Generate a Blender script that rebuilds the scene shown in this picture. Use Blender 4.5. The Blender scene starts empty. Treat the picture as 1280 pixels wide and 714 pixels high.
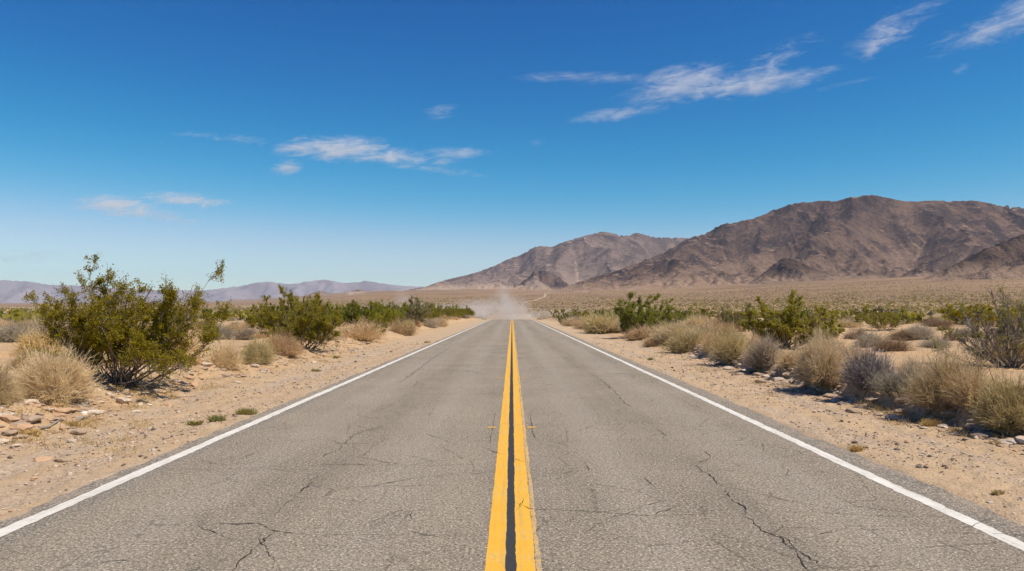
import bpy, math, random
import numpy as np
from mathutils import Vector

S = bpy.context.scene
COL = S.collection
R = math.radians

# ------------------------------------------------------------------ camera
FPX, CX, CY, CAMZ = 995.0, 640.0, 357.0, 1.6
PITCH = math.atan((388 - 357) / FPX)
cam_data = bpy.data.cameras.new('camera')
cam_data.sensor_width = 36.0
cam_data.lens = FPX / 1280 * 36.0
cam_data.clip_start = 0.05
cam_data.clip_end = 200000
cam = bpy.data.objects.new('camera', cam_data)
cam.location = (0, 0, CAMZ)
cam.rotation_euler = (math.pi / 2 + PITCH, 0, 0)
COL.objects.link(cam)
S.camera = cam

# ------------------------------------------------------------------ sky + sun
SUN_EL, SUN_AZ = 57.0, 116.0          # azimuth clockwise from +Y (the way the camera looks)
w = bpy.data.worlds.new('World')
S.world = w
w.use_nodes = True
nt = w.node_tree
nt.nodes.clear()
sky = nt.nodes.new('ShaderNodeTexSky')
sky.sky_type = 'NISHITA'
sky.sun_disc = False
sky.sun_elevation = R(SUN_EL)
sky.sun_rotation = R(SUN_AZ)
sky.altitude = 900
sky.air_density = 1.0
sky.dust_density = 0.3
sky.ozone_density = 3.0
SKY_STRENGTH = 0.11
# clear dry desert air: deepen the blue away from the horizon, channel by channel
SKY_CURVE = {'Red': (.40, 5.0, .80), 'Green': (.54, 2.0, .94), 'Blue': (.68, 1.25, 1.02)}   # pivot radiance, power below it, gain
sepc = nt.nodes.new('ShaderNodeSeparateColor')
comb = nt.nodes.new('ShaderNodeCombineColor')
nt.links.new(sky.outputs[0], sepc.inputs[0])
def _wm(op, a, b):
    nd = nt.nodes.new('ShaderNodeMath'); nd.operation = op
    for i, v in enumerate((a, b)):
        if isinstance(v, (int, float)): nd.inputs[i].default_value = v
        else: nt.links.new(v, nd.inputs[i])
    return nd.outputs[0]
for ch, (pv_, pw_, gn_) in SKY_CURVE.items():
    q_ = _wm('MULTIPLY', sepc.outputs[ch], SKY_STRENGTH / pv_)
    q_ = _wm('POWER', _wm('ADD', _wm('POWER', q_, -3.0 * pw_), _wm('POWER', q_, -3.0)), -1.0 / 3.0)   # soft minimum of q and q^power
    nt.links.new(_wm('MULTIPLY', q_, gn_ * pv_ / SKY_STRENGTH), comb.inputs[ch])
bg = nt.nodes.new('ShaderNodeBackground')
bg.inputs['Strength'].default_value = SKY_STRENGTH
wo = nt.nodes.new('ShaderNodeOutputWorld')
nt.links.new(comb.outputs[0], bg.inputs['Color'])
nt.links.new(bg.outputs[0], wo.inputs['Surface'])

sd = bpy.data.lights.new('sun', 'SUN')
sd.energy = 4.6
sd.angle = R(0.5)
sd.color = (1.0, 0.905, 0.745)
sun = bpy.data.objects.new('sun', sd)
dv = Vector((math.sin(R(SUN_AZ)) * math.cos(R(SUN_EL)), math.cos(R(SUN_AZ)) * math.cos(R(SUN_EL)), math.sin(R(SUN_EL))))
sun.rotation_euler = dv.to_track_quat('Z', 'Y').to_euler()
sun.location = (0, 0, 50)
COL.objects.link(sun)

S.view_settings.view_transform = 'Standard'
S.view_settings.look = 'None'
S.view_settings.exposure = 0.34
S.view_settings.gamma = 1.0
S.view_settings.use_curve_mapping = False
S.render.engine = 'CYCLES'
S.cycles.use_denoising = True
S.cycles.max_bounces = 6
S.cycles.diffuse_bounces = 3
S.cycles.glossy_bounces = 2
S.cycles.transmission_bounces = 3
S.cycles.transparent_max_bounces = 24
S.cycles.volume_bounces = 2
S.cycles.volume_max_steps = 256
S.cycles.use_adaptive_sampling = True
S.cycles.adaptive_threshold = 0.012
S.cycles.caustics_reflective = False
S.cycles.caustics_refractive = False

# ------------------------------------------------------------------ noise
def _hash(ix, iy, seed):
    h = (ix.astype(np.int64) * 374761393 + iy.astype(np.int64) * 668265263 + seed * 974634777) & 0xFFFFFFFF
    h = ((h ^ (h >> 13)) * 1274126177) & 0xFFFFFFFF
    h = ((h ^ (h >> 16)) * 2246822519) & 0xFFFFFFFF
    return (h ^ (h >> 15)) & 0xFFFFFFFF

def pn(x, y, seed=0):
    """gradient noise, about -1..1"""
    x = np.asarray(x, float); y = np.asarray(y, float)
    x, y = np.broadcast_arrays(x, y)
    x0 = np.floor(x); y0 = np.floor(y)
    fx = x - x0; fy = y - y0
    u = fx ** 3 * (fx * (fx * 6 - 15) + 10); v = fy ** 3 * (fy * (fy * 6 - 15) + 10)
    def g(i, j):
        a = _hash(x0 + i, y0 + j, seed) * (2 * math.pi / 4294967296.0)
        return np.cos(a) * (fx - i) + np.sin(a) * (fy - j)
    n0 = g(0, 0) * (1 - u) + g(1, 0) * u
    n1 = g(0, 1) * (1 - u) + g(1, 1) * u
    return (n0 * (1 - v) + n1 * v) * 1.5

def fbm(x, y, octv=4, seed=0, gain=.5, lac=2.03):
    s = 0; a = 1.0
    for o in range(octv):
        s = s + a * pn(x, y, seed + o * 17)
        x = np.asarray(x) * lac + 13.7; y = np.asarray(y) * lac + 5.1; a *= gain
    return s

def ridged(x, y, octv=5, seed=0, gain=.5, lac=2.07):
    s = 0; a = 1.0; wgt = 1.0
    for o in range(octv):
        n = (1 - np.abs(pn(x, y, seed + o * 31))) ** 2
        s = s + a * n * wgt
        wgt = np.clip(n * 1.6, 0, 1)
        x = np.asarray(x) * lac + 3.3; y = np.asarray(y) * lac + 9.2; a *= gain
    return s

def sst(a, b, x):
    t = np.clip((np.asarray(x, float) - a) / (b - a), 0, 1)
    return t * t * (3 - 2 * t)

# ------------------------------------------------------------------ photo <-> world
CP, SP = math.cos(PITCH), math.sin(PITCH)
def row_slope(py):
    v = (CY - np.asarray(py, float)) / FPX
    return (v * CP + SP) / (CP - v * SP)          # dz/dy of that picture row

def road_z(y):
    y = np.asarray(y, float)
    k = 1.43e-4
    q = -k * np.clip(y - 120, 0, 105) ** 2
    l = -.03 * np.clip(y - 225, 0, 60)
    m = -.6 * (1 - np.exp(-np.clip(y - 285, 0, None) / 20.0))
    return q + l + m

PLAIN = np.array([(-900, 379), (0, 379), (250, 378), (350, 372), (450, 364.5), (530, 362), (640, 361), (720, 363), (800, 361), (900, 357),
                  (1000, 351), (1150, 346), (1280, 344), (1500, 342), (2600, 345)])
PL_T = (PLAIN[:, 0] - CX) / FPX
PL_S = row_slope(PLAIN[:, 1])
RAD = np.array([(-900, 24000), (250, 24000), (380, 15000), (470, 11000), (560, 8800), (680, 7600), (760, 5600), (950, 4900), (1150, 4500), (1500, 4300), (2600, 4300)])
RD_T = (RAD[:, 0] - CX) / FPX

def far_z(x, y):
    r = np.hypot(x, y)
    t = np.clip(np.where(y > 1, x / np.maximum(y, 1), np.sign(x) * 3), -1.6, 2.0)
    a = np.interp(t, PL_T, PL_S) * np.sqrt(1 / (1 + t * t))
    Rr = np.interp(t, RD_T, RAD[:, 1])
    rr = np.minimum(r, Rr)
    s = np.clip((np.log(np.maximum(rr, 300)) - math.log(300)) / (np.log(Rr) - math.log(300)), 0, 1)
    s = s ** 1.15
    front = sst(-1500, 100, y) * .85 + .15
    return a * rr * s * front

def bank_r(y):
    return 6.42 + 1.15 * sst(20, 45, y) + .28 * pn(np.asarray(y) * .16, 3.3, 5) + .07 * pn(np.asarray(y) * .9, 7.7, 6) + .05 * pn(np.asarray(y) * 3.1, 1.7, 8) + .03 * pn(np.asarray(y) * 8.3, 1.2, 18)

def bank_l(y):
    return 6.7 + .7 * sst(9, 16, y) + .35 * pn(np.asarray(y) * .14, 8.3, 7) + .15 * pn(np.asarray(y) * .7, 2.7, 9)

def ground_z(x, y, fine=True):
    x = np.asarray(x, float); y = np.asarray(y, float)
    ax = np.abs(x)
    z = road_z(y) * np.exp(-(x / 90.0) ** 2) + far_z(x, y)
    r = np.hypot(x, y)
    near = 1 - sst(250, 500, r)
    out = sst(3.6, 4.3, ax)
    z = z - .06 * (1 - sst(3.7, 4.0, ax)) * near
    z = z - (.03 + .05 * sst(4.0, 6.0, ax) * (1 - sst(6.2, 7.0, ax))) * near
    br = bank_r(y)
    z = z + near * sst(br - .10, br + .14, x) * (.30 + .08 * pn(y * .3, 4.4, 3))
    bl = bank_l(y)
    z = z + near * sst(bl - .5, bl + .8, -x) * (.30 + .10 * pn(y * .25, 1.4, 4))
    und = sst(7.5, 14, ax) * (1 - .5 * sst(200, 600, r))
    z = z + und * (.22 * fbm(x * .07, y * .07, 3, 21) + .10 * fbm(x * .33, y * .33, 2, 22))
    big = sst(400, 2500, r)
    z = z + big * (2.5 * fbm(x * .0022, y * .0022, 3, 77))
    z = z + sst(2200, 4200, r) * (1 - sst(11000, 16000, r)) * 13 * fbm(x * .0016, y * .0009, 3, 79)
    if fine:
        nf = (1 - sst(40, 90, r)) * out
        z = z + nf * (.030 * fbm(x * 1.1, y * 1.1, 3, 31) + .018 * fbm(x * 5, y * 5, 2, 41) * (1 - sst(20, 45, r)))
        lump = sst(6.0, 6.8, ax) * (1 - sst(8.2, 9.5, ax)) * nf
        z = z + lump * .06 * fbm(x * 2.3, y * 2.3, 3, 51)
        # wheel ruts in the soft shoulder
        z = z - nf * .035 * (np.exp(-((ax - 5.2 - .15 * pn(y * .1, 0.5, 61)) / .16) ** 2) + .7 * np.exp(-((ax - 4.55 - .15 * pn(y * .1, 0.5, 61)) / .14) ** 2)) * (.6 + .6 * pn(y * .4, .9, 63))
    return z

def gz(x, y):
    return float(ground_z(np.array([x]), np.array([y]))[0])

def at(px, py, zoff=0.0):
    """the point of the ground seen at a pixel of the photograph"""
    t = (px - CX) / FPX
    v = (CY - py) / FPX
    d = np.array([t, CP - v * SP, SP + v * CP])
    s = np.exp(np.linspace(math.log(2.5), math.log(9000), 4000))
    P = s[:, None] * d[None, :]
    zz = ground_z(P[:, 0], P[:, 1], False)
    hit = np.nonzero(CAMZ + P[:, 2] <= zz)[0]
    i = hit[0] if len(hit) else len(s) - 1
    return float(P[i, 0]), float(P[i, 1]), gz(P[i, 0], P[i, 1])

# ------------------------------------------------------------------ mesh helpers
def make_mesh(name, verts, polys, mats=(), smooth=False, mat_idx=None):
    """polys: list of integer arrays, each (n, k)"""
    me = bpy.data.meshes.new(name)
    verts = np.asarray(verts, np.float32)
    me.vertices.add(len(verts))
    me.vertices.foreach_set('co', verts.ravel())
    loops = np.concatenate([p.ravel() for p in polys]).astype(np.int32)
    tot = np.concatenate([np.full(len(p), p.shape[1], np.int32) for p in polys])
    start = np.concatenate([[0], np.cumsum(tot)[:-1]]).astype(np.int32)
    me.loops.add(len(loops))
    me.loops.foreach_set('vertex_index', loops)
    me.polygons.add(len(tot))
    me.polygons.foreach_set('loop_start', start)
    try:
        me.polygons.foreach_set('loop_total', tot)
    except Exception:
        pass
    if mat_idx is not None:
        me.polygons.foreach_set('material_index', np.asarray(mat_idx, np.int32))
    me.polygons.foreach_set('use_smooth', np.full(len(tot), smooth, bool))
    for m in mats:
        me.materials.append(m)
    me.update(calc_edges=True)
    me.validate()
    return me

class MB:
    def __init__(s):
        s.v = []; s.p = []; s.m = []; s.n = 0
    def add(s, v, polys, mi=0):
        v = np.asarray(v, float).reshape(-1, 3)
        s.v.append(v)
        for p in polys:
            p = np.asarray(p, int)
            if len(p):
                s.p.append(p + s.n); s.m.append(np.full(len(p), mi))
        s.n += len(v)
        return s
    def mesh(s, name, mats, smooth=False):
        return make_mesh(name, np.concatenate(s.v), s.p, mats, smooth, np.concatenate(s.m))

def link(name, me, parent=None, loc=(0, 0, 0)):
    o = bpy.data.objects.new(name, me)
    o.location = loc
    if parent is not None:
        o.parent = parent
    COL.objects.link(o)
    return o

def tag(o, label=None, cat=None, group=None, kind=None):
    if label: o['label'] = label
    if cat: o['category'] = cat
    if group: o['group'] = group
    if kind: o['kind'] = kind
    return o

def empty(name, loc, rz=0, sc=(1, 1, 1)):
    o = bpy.data.objects.new(name, None)
    o.empty_display_size = .2
    o.location = loc; o.rotation_euler = (0, 0, rz); o.scale = sc
    COL.objects.link(o)
    return o

def grid_polys(nr, nc):
    i = np.arange(nr - 1)[:, None] * nc + np.arange(nc - 1)[None, :]
    i = i.ravel()
    return np.stack([i, i + 1, i + nc + 1, i + nc], 1)

def tubes(paths, radii, sides=3):
    """paths (N,P,3), radii (N,P) -> verts, quads"""
    N, P, _ = paths.shape
    tan = np.gradient(paths, axis=1)
    tan /= np.linalg.norm(tan, axis=2, keepdims=True) + 1e-9
    ref = np.tile(np.array([.31, .87, .38]), (N, P, 1))
    a = np.cross(tan, ref); a /= np.linalg.norm(a, axis=2, keepdims=True) + 1e-9
    b = np.cross(tan, a)
    ang = np.arange(sides) * 2 * math.pi / sides
    v = paths[:, :, None, :] + radii[:, :, None, None] * (np.cos(ang)[None, None, :, None] * a[:, :, None, :] + np.sin(ang)[None, None, :, None] * b[:, :, None, :])
    v = v.reshape(-1, 3)
    n = np.arange(N)[:, None, None] * (P * sides) + np.arange(P - 1)[None, :, None] * sides
    k = np.arange(sides)[None, None, :]
    k2 = (k + 1) % sides
    q = np.stack([n + k, n + k2, n + sides + k2, n + sides + k], -1).reshape(-1, 4)
    return v, q

def ribbons(paths, widths, rng):
    N, P, _ = paths.shape
    tan = np.gradient(paths, axis=1)
    tan /= np.linalg.norm(tan, axis=2, keepdims=True) + 1e-9
    ref = rng.normal(size=(N, 1, 3)).repeat(P, 1)
    a = np.cross(tan, ref); a /= np.linalg.norm(a, axis=2, keepdims=True) + 1e-9
    v = np.stack([paths - a * widths[:, :, None] / 2, paths + a * widths[:, :, None] / 2], 2).reshape(-1, 3)
    n = (np.arange(N)[:, None] * P * 2 + np.arange(P - 1)[None, :] * 2).ravel()
    q = np.stack([n, n + 1, n + 3, n + 2], 1)
    return v, q

def leaves(c, ln, wd, rng, up=None):
    N = len(c)
    d = rng.normal(size=(N, 3))
    if up is not None:
        d = d + up
    d /= np.linalg.norm(d, axis=1, keepdims=True)
    e = np.cross(d, rng.normal(size=(N, 3))); e /= np.linalg.norm(e, axis=1, keepdims=True) + 1e-9
    ln = np.asarray(ln).reshape(-1, 1) * np.ones((N, 1)); wd = np.asarray(wd).reshape(-1, 1) * np.ones((N, 1))
    v = np.stack([c - d * ln * .5, c + e * wd * .5, c + d * ln * .5, c - e * wd * .5], 1).reshape(-1, 3)
    i = np.arange(N) * 4
    return v, np.stack([i, i + 1, i + 2, i + 3], 1)

# ------------------------------------------------------------------ material helpers
class NT:
    def __init__(s, name):
        s.mat = bpy.data.materials.new(name)
        s.mat.use_nodes = True
        s.t = s.mat.node_tree
        s.t.nodes.clear()
        s.out = s.t.nodes.new('ShaderNodeOutputMaterial')
    def n(s, typ, **kw):
        nd = s.t.nodes.new(typ)
        for k, v in kw.items():
            setattr(nd, k, v)
        return nd
    def put(s, sock, v):
        if isinstance(v, bpy.types.NodeSocket):
            s.t.links.new(v, sock)
        elif v is not None:
            if isinstance(v, (tuple, list)) and len(v) == 3 and sock.type == 'RGBA':
                v = (*v, 1)
            sock.default_value = v
    def math(s, op, a, b=None, c=None, clamp=False):
        nd = s.n('ShaderNodeMath', operation=op, use_clamp=clamp)
        s.put(nd.inputs[0], a)
        if b is not None: s.put(nd.inputs[1], b)
        if c is not None: s.put(nd.inputs[2], c)
        return nd.outputs[0]
    def noise(s, vec, scale, detail=3, rough=.55, dist=0, dim='3D'):
        nd = s.n('ShaderNodeTexNoise', noise_dimensions=dim)
        s.put(nd.inputs['Vector'], vec)
        nd.inputs['Scale'].default_value = scale
        nd.inputs['Detail'].default_value = detail
        nd.inputs['Roughness'].default_value = rough
        nd.inputs['Distortion'].default_value = dist
        return nd.outputs['Fac']
    def voro(s, vec, scale, feature='F1', out='Distance', rnd=1):
        nd = s.n('ShaderNodeTexVoronoi', feature=feature)
        s.put(nd.inputs['Vector'], vec)
        nd.inputs['Scale'].default_value = scale
        nd.inputs['Randomness'].default_value = rnd
        return nd.outputs[out]
    def rng(s, v, a, b, c=0.0, d=1.0, smooth=False):
        nd = s.n('ShaderNodeMapRange', clamp=True)
        if smooth: nd.interpolation_type = 'SMOOTHSTEP'
        s.put(nd.inputs[0], v)
        for i, x in enumerate((a, b, c, d)):
            s.put(nd.inputs[1 + i], x)
        return nd.outputs[0]
    def mix(s, f, a, b, mode='MIX'):
        nd = s.n('ShaderNodeMix', data_type='RGBA', blend_type=mode)
        s.put(nd.inputs[0], f); s.put(nd.inputs[6], a); s.put(nd.inputs[7], b)
        return nd.outputs[2]
    def coord(s, out='Object'):
        return s.n('ShaderNodeTexCoord').outputs[out]
    def mapping(s, vec, scale=(1, 1, 1), loc=(0, 0, 0), rot=(0, 0, 0)):
        nd = s.n('ShaderNodeMapping')
        s.put(nd.inputs[0], vec)
        nd.inputs['Location'].default_value = loc
        nd.inputs['Rotation'].default_value = rot
        nd.inputs['Scale'].default_value = scale
        return nd.outputs[0]
    def bump(s, h, strength=.5, dist=.02, normal=None):
        nd = s.n('ShaderNodeBump')
        nd.inputs['Strength'].default_value = strength
        nd.inputs['Distance'].default_value = dist
        s.put(nd.inputs['Height'], h)
        if normal is not None: s.put(nd.inputs['Normal'], normal)
        return nd.outputs[0]
    def bsdf(s, color, rough=.9, normal=None, spec=.2):
        nd = s.n('ShaderNodeBsdfPrincipled')
        s.put(nd.inputs['Base Color'], color)
        s.put(nd.inputs['Roughness'], rough)
        nd.inputs['Specular IOR Level'].default_value = spec
        if normal is not None: s.put(nd.inputs['Normal'], normal)
        return nd.outputs[0]
    def surf(s, sh):
        s.t.links.new(sh, s.out.inputs['Surface'])
        return s.mat

# ------------------------------------------------------------------ materials
def mat_ground():
    m = NT('desert_soil')
    P = m.coord()
    at_ = m.n('ShaderNodeVertexColor', layer_name='soil')
    sep = m.n('ShaderNodeSeparateColor')
    m.t.links.new(at_.outputs[0], sep.inputs[0])
    shoulder, pale, far = sep.outputs[0], sep.outputs[1], sep.outputs[2]
    n1 = m.noise(P, .35, 5, .6)
    n2 = m.noise(P, 2.2, 5, .65)
    n3 = m.noise(P, 16, 4, .7)
    n4 = m.noise(P, 75, 3, .7)
    sand = m.mix(m.rng(n1, .38, .64), (.53, .348, .190), (.46, .325, .200))
    sand = m.mix(m.math('MULTIPLY', m.rng(n2, .5, .72), .55), sand, (.56, .37, .20))
    grav = m.mix(m.rng(n2, .35, .65), (.44, .318, .200), (.54, .395, .250))
    col = m.mix(shoulder, sand, grav)
    # crusty clods / darker damp soil on the banks
    dk = m.math('MULTIPLY', m.rng(n3, .52, .66), m.rng(n2, .40, .56))
    col = m.mix(m.math('MULTIPLY', dk, .55), col, (.24, .17, .115))
    # fine grit
    col = m.mix(m.math('MULTIPLY', m.rng(n4, .58, .70), .55), col, (.22, .17, .13))
    col = m.mix(m.math('MULTIPLY', m.rng(n4, .42, .30), .35), col, (.66, .53, .42))
    gb = m.math('MULTIPLY', shoulder, m.rng(m.noise(m.mapping(P, (1.6, .22, 1)), 1.0, 4, .6), .48, .60))
    pv_ = m.voro(P, 34, out='Color'); ps_ = m.n('ShaderNodeSeparateColor'); m.t.links.new(pv_, ps_.inputs[0])
    peb = m.mix(ps_.outputs[0], (.20, .155, .125), (.62, .50, .40))
    col = m.mix(m.math('MULTIPLY', gb, .55), col, peb)
    # darker bare soil in patches on the broken banks
    col = m.mix(m.math('MULTIPLY', m.math('MULTIPLY', m.rng(m.noise(P, 1.3, 5, .7), .50, .60), m.math('SUBTRACT', 1.0, shoulder)), .5), col, (.30, .205, .125))
    gold = m.math('MULTIPLY', m.rng(m.noise(P, .9, 5, .7), .60, .70), .45)
    col = m.mix(gold, col, (.58, .36, .13))
    # the wide plain
    Ps = m.mapping(P, (1, 1.6, 1))
    f1 = m.noise(Ps, .0011, 6, .6)
    f2 = m.noise(Ps, .009, 5, .65)
    f3 = m.noise(P, .09, 4, .7)
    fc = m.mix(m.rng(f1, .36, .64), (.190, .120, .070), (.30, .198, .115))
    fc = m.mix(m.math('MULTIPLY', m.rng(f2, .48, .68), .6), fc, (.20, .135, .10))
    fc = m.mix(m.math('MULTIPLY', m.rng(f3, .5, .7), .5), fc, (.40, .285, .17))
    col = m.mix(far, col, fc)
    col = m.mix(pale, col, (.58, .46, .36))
    v = m.voro(P, 26)
    h = m.math('ADD', m.math('MULTIPLY', n3, .9), m.math('MULTIPLY', n4, .35))
    h = m.math('SUBTRACT', h, m.math('MULTIPLY', m.rng(v, 0, .45), .25))
    nrm = m.bump(h, .75, .05)
    return m.surf(m.bsdf(col, .95, nrm, .1))

def asphalt_color(m, P):
    """worn asphalt: stones of the aggregate, wheel tracks, patches"""
    sep = m.n('ShaderNodeSeparateXYZ'); m.t.links.new(P, sep.inputs[0])
    ax = m.math('ABSOLUTE', sep.outputs[0])
    g1 = m.noise(P, 48, 4, .8)
    g2 = m.noise(P, 170, 2, .6)
    st = m.voro(P, 85, out='Color')
    sc = m.n('ShaderNodeSeparateColor'); m.t.links.new(st, sc.inputs[0])
    patch = m.noise(P, .55, 5, .62)
    long = m.noise(m.mapping(P, (1.5, .05, 1)), 1.0, 4, .6)
    base = m.mix(m.rng(patch, .33, .67), (.172, .144, .112), (.245, .206, .160))
    base = m.mix(m.math('MULTIPLY', m.rng(long, .40, .66), .45), base, (.320, .268, .208))
    # wheel tracks worn paler, each lane has two
    tr = m.math('ADD', m.rng(m.math('ABSOLUTE', m.math('SUBTRACT', ax, 1.05)), .42, .05, 0, 1, True),
                m.rng(m.math('ABSOLUTE', m.math('SUBTRACT', ax, 2.65)), .42, .05, 0, 1, True))
    base = m.mix(m.math('MULTIPLY', tr, .28), base, (.33, .29, .25))
    # outer edge beyond the white line is darker, less worn
    base = m.mix(m.math('MULTIPLY', m.rng(ax, 3.3, 3.62, 0, 1, True), .5), base, (.15, .14, .13))
    dark = m.rng(g1, .47, .36)
    col = m.mix(m.math('MULTIPLY', dark, .95), base, (.045, .038, .032))
    lite = m.math('MULTIPLY', m.rng(g1, .50, .60), m.rng(sc.outputs[0], .1, .8))
    col = m.mix(m.math('MULTIPLY', lite, .95), col, (.66, .57, .46))
    col = m.mix(m.math('MULTIPLY', m.rng(g2, .42, .30), .5), col, (.07, .062, .055))
    gm = m.noise(P, 17, 4, .75)
    col = m.mix(m.math('MULTIPLY', m.rng(gm, .46, .34), .45), col, (.085, .070, .056))
    col = m.mix(m.math('MULTIPLY', m.rng(gm, .54, .68), .40), col, (.42, .36, .285))
    # thin web of hairline crazing and oil-dark drip band in mid lane
    vd = m.voro(m.mapping(P, (1, .8, 1)), 1.35, 'DISTANCE_TO_EDGE')
    wob = m.math('ADD', vd, m.math('MULTIPLY', m.math('SUBTRACT', m.noise(P, 9, 4, .7), .5), .11))
    web = m.math('MULTIPLY', m.rng(m.math('ABSOLUTE', wob), .012, .002), m.rng(m.noise(P, .8, 3, .6), .44, .58))
    col = m.mix(m.math('MULTIPLY', web, .6), col, (.06, .05, .042))
    oil = m.math('MULTIPLY', m.rng(m.math('ABSOLUTE', m.math('SUBTRACT', ax, 1.85)), .40, .05, 0, 1, True), m.rng(m.noise(m.mapping(P, (1.2, .12, 1)), 1.5, 4, .6), .42, .62))
    col = m.mix(m.math('MULTIPLY', oil, .22), col, (.10, .085, .072))
    h = m.math('ADD', m.math('MULTIPLY', g1, .8), m.math('MULTIPLY', g2, .3))
    return col, h

def mat_asphalt():
    m = NT('worn_asphalt')
    P = m.coord()
    col, h = asphalt_color(m, P)
    # drifted sand stains along the edges
    sep = m.n('ShaderNodeSeparateXYZ'); m.t.links.new(P, sep.inputs[0])
    ax = m.math('ABSOLUTE', sep.outputs[0])
    sn = m.math('MULTIPLY', m.rng(ax, 3.55, 3.95), m.rng(m.noise(P, 2.5, 5, .7), .42, .62))
    col = m.mix(m.math('MULTIPLY', sn, .55), col, (.44, .34, .25))
    return m.surf(m.bsdf(col, .9, m.bump(h, .8, .012), .08))

def mat_paint(name, c, wear, lo=.0, tint=None):
    m = NT(name)
    P = m.coord()
    acol, h = asphalt_color(m, P)
    n = m.noise(P, 48, 5, .75)
    n2 = m.noise(P, 3.0, 4, .65)
    soft = m.mix(m.rng(n2, .35, .7), c, tint or tuple(x * .86 for x in c))
    wv = m.math('ADD', n, m.math('MULTIPLY', m.math('SUBTRACT', n2, .5), .35))
    wn = m.rng(wv, wear, wear + .07)
    col = m.mix(wn, soft, acol)
    grime = m.math('ADD', m.math('MULTIPLY', m.rng(m.noise(P, 20, 4, .7), .5, .75), .25), m.math('MULTIPLY', m.rng(m.noise(m.mapping(P, (22, .5, 1)), 1.0, 5, .7), .48, .68), .32))
    col = m.mix(grime, col, (.26, .205, .14))
    return m.surf(m.bsdf(col, .7, m.bump(h, .35, .008), .3))

def mat_simple(name, c1, c2, scale=8, rough=.9, bump=.3, bdist=.01):
    m = NT(name)
    P = m.coord()
    oi = m.n('ShaderNodeObjectInfo').outputs['Random']
    n = m.noise(P, scale, 5, .65)
    col = m.mix(m.rng(n, .35, .65), c1, c2)
    col = m.mix(m.math('MULTIPLY', oi, .3), col, c2)
    return m.surf(m.bsdf(col, rough, m.bump(n, bump, bdist), .2))

def mat_leaf(name, c1, c2, c3, trans=.3, scale=2.6):
    m = NT(name)
    P = m.coord()
    oi = m.n('ShaderNodeObjectInfo').outputs['Random']
    n = m.noise(P, scale, 3, .6)
    f = m.noise(P, 45, 2, .6)
    col = m.mix(m.rng(n, .38, .62), c1, c2)
    col = m.mix(m.math('MULTIPLY', m.rng(f, .45, .68), .7), col, c3)
    h = m.n('ShaderNodeHueSaturation')
    m.put(h.inputs['Hue'], m.rng(oi, 0, 1, .487, .503))
    m.put(h.inputs['Saturation'], m.rng(oi, 0, 1, 1.05, .88))
    m.put(h.inputs['Value'], m.rng(m.math('FRACT', m.math('MULTIPLY', oi, 7.3)), 0, 1, .82, 1.15))
    m.put(h.inputs['Color'], col)
    col = h.outputs[0]
    d = m.bsdf(col, .75, None, .15)
    t = m.n('ShaderNodeBsdfTranslucent'); m.put(t.inputs[0], col)
    mx = m.n('ShaderNodeMixShader'); mx.inputs[0].default_value = trans
    m.t.links.new(d, mx.inputs[1]); m.t.links.new(t.outputs[0], mx.inputs[2])
    return m.surf(mx.outputs[0])

ROCK_A = ((.105, .066, .052), (.165, .106, .078), (.052, .035, .033), (.25, .17, .12), (.043, .031, .030), (.27, .175, .115), (.36, .25, .175))
ROCK_B = ((.070, .046, .036), (.125, .082, .060), (.040, .028, .025), (.22, .155, .115), (.035, .026, .024), (.20, .135, .095), (.28, .195, .14))
def mat_rock(name='mountain_rock', C=ROCK_A):
    m = NT(name)
    P = m.coord()
    geo = m.n('ShaderNodeNewGeometry')
    sep = m.n('ShaderNodeSeparateXYZ'); m.t.links.new(geo.outputs['Normal'], sep.inputs[0])
    nz = sep.outputs[2]
    at_ = m.n('ShaderNodeVertexColor', layer_name='rock')
    sc = m.n('ShaderNodeSeparateColor'); m.t.links.new(at_.outputs[0], sc.inputs[0])
    Pz = m.mapping(P, (1, 1, .4))
    n1 = m.noise(P, .0013, 6, .62)
    n2 = m.noise(Pz, .006, 6, .68)
    n3 = m.noise(Pz, .035, 4, .7)
    rock = m.mix(m.rng(n1, .40, .60), C[0], C[1])
    rock = m.mix(m.math('MULTIPLY', m.rng(n2, .47, .58), .8), rock, C[2])
    rock = m.mix(m.math('MULTIPLY', m.rng(n3, .54, .68), .35), rock, C[3])
    rock = m.mix(m.math('MULTIPLY', m.rng(n3, .45, .33), .5), rock, C[4])
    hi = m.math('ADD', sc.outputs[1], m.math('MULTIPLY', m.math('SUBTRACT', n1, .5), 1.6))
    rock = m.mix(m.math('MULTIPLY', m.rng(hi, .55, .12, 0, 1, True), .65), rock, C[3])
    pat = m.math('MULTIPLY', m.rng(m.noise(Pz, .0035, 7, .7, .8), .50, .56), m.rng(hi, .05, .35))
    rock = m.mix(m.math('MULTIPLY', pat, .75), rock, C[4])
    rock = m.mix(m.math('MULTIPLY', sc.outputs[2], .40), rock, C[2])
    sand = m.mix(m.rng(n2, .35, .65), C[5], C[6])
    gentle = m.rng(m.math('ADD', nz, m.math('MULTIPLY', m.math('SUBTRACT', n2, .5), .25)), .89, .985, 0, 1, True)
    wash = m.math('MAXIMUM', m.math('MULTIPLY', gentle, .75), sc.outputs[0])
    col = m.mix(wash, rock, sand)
    n4 = m.noise(P, .11, 3, .7)
    col = m.mix(m.math('MULTIPLY', m.rng(n4, .52, .64), .45), col, C[2])
    nrm = m.bump(m.math('ADD', m.math('ADD', n3, m.math('MULTIPLY', n4, .4)), m.math('MULTIPLY', n2, 2.0)), 1.0, 10)
    return m.surf(m.bsdf(col, .95, nrm, .05))

def mat_far_hazed_rock():
    m = NT('far_range_hazed_rock')
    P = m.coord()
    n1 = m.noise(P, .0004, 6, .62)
    col = m.mix(m.rng(n1, .4, .6), (.19, .155, .16), (.27, .23, .235))  # blue-grey of the distance haze is partly put into this rock colour
    return m.surf(m.bsdf(col, .95, None, .05))

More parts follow.
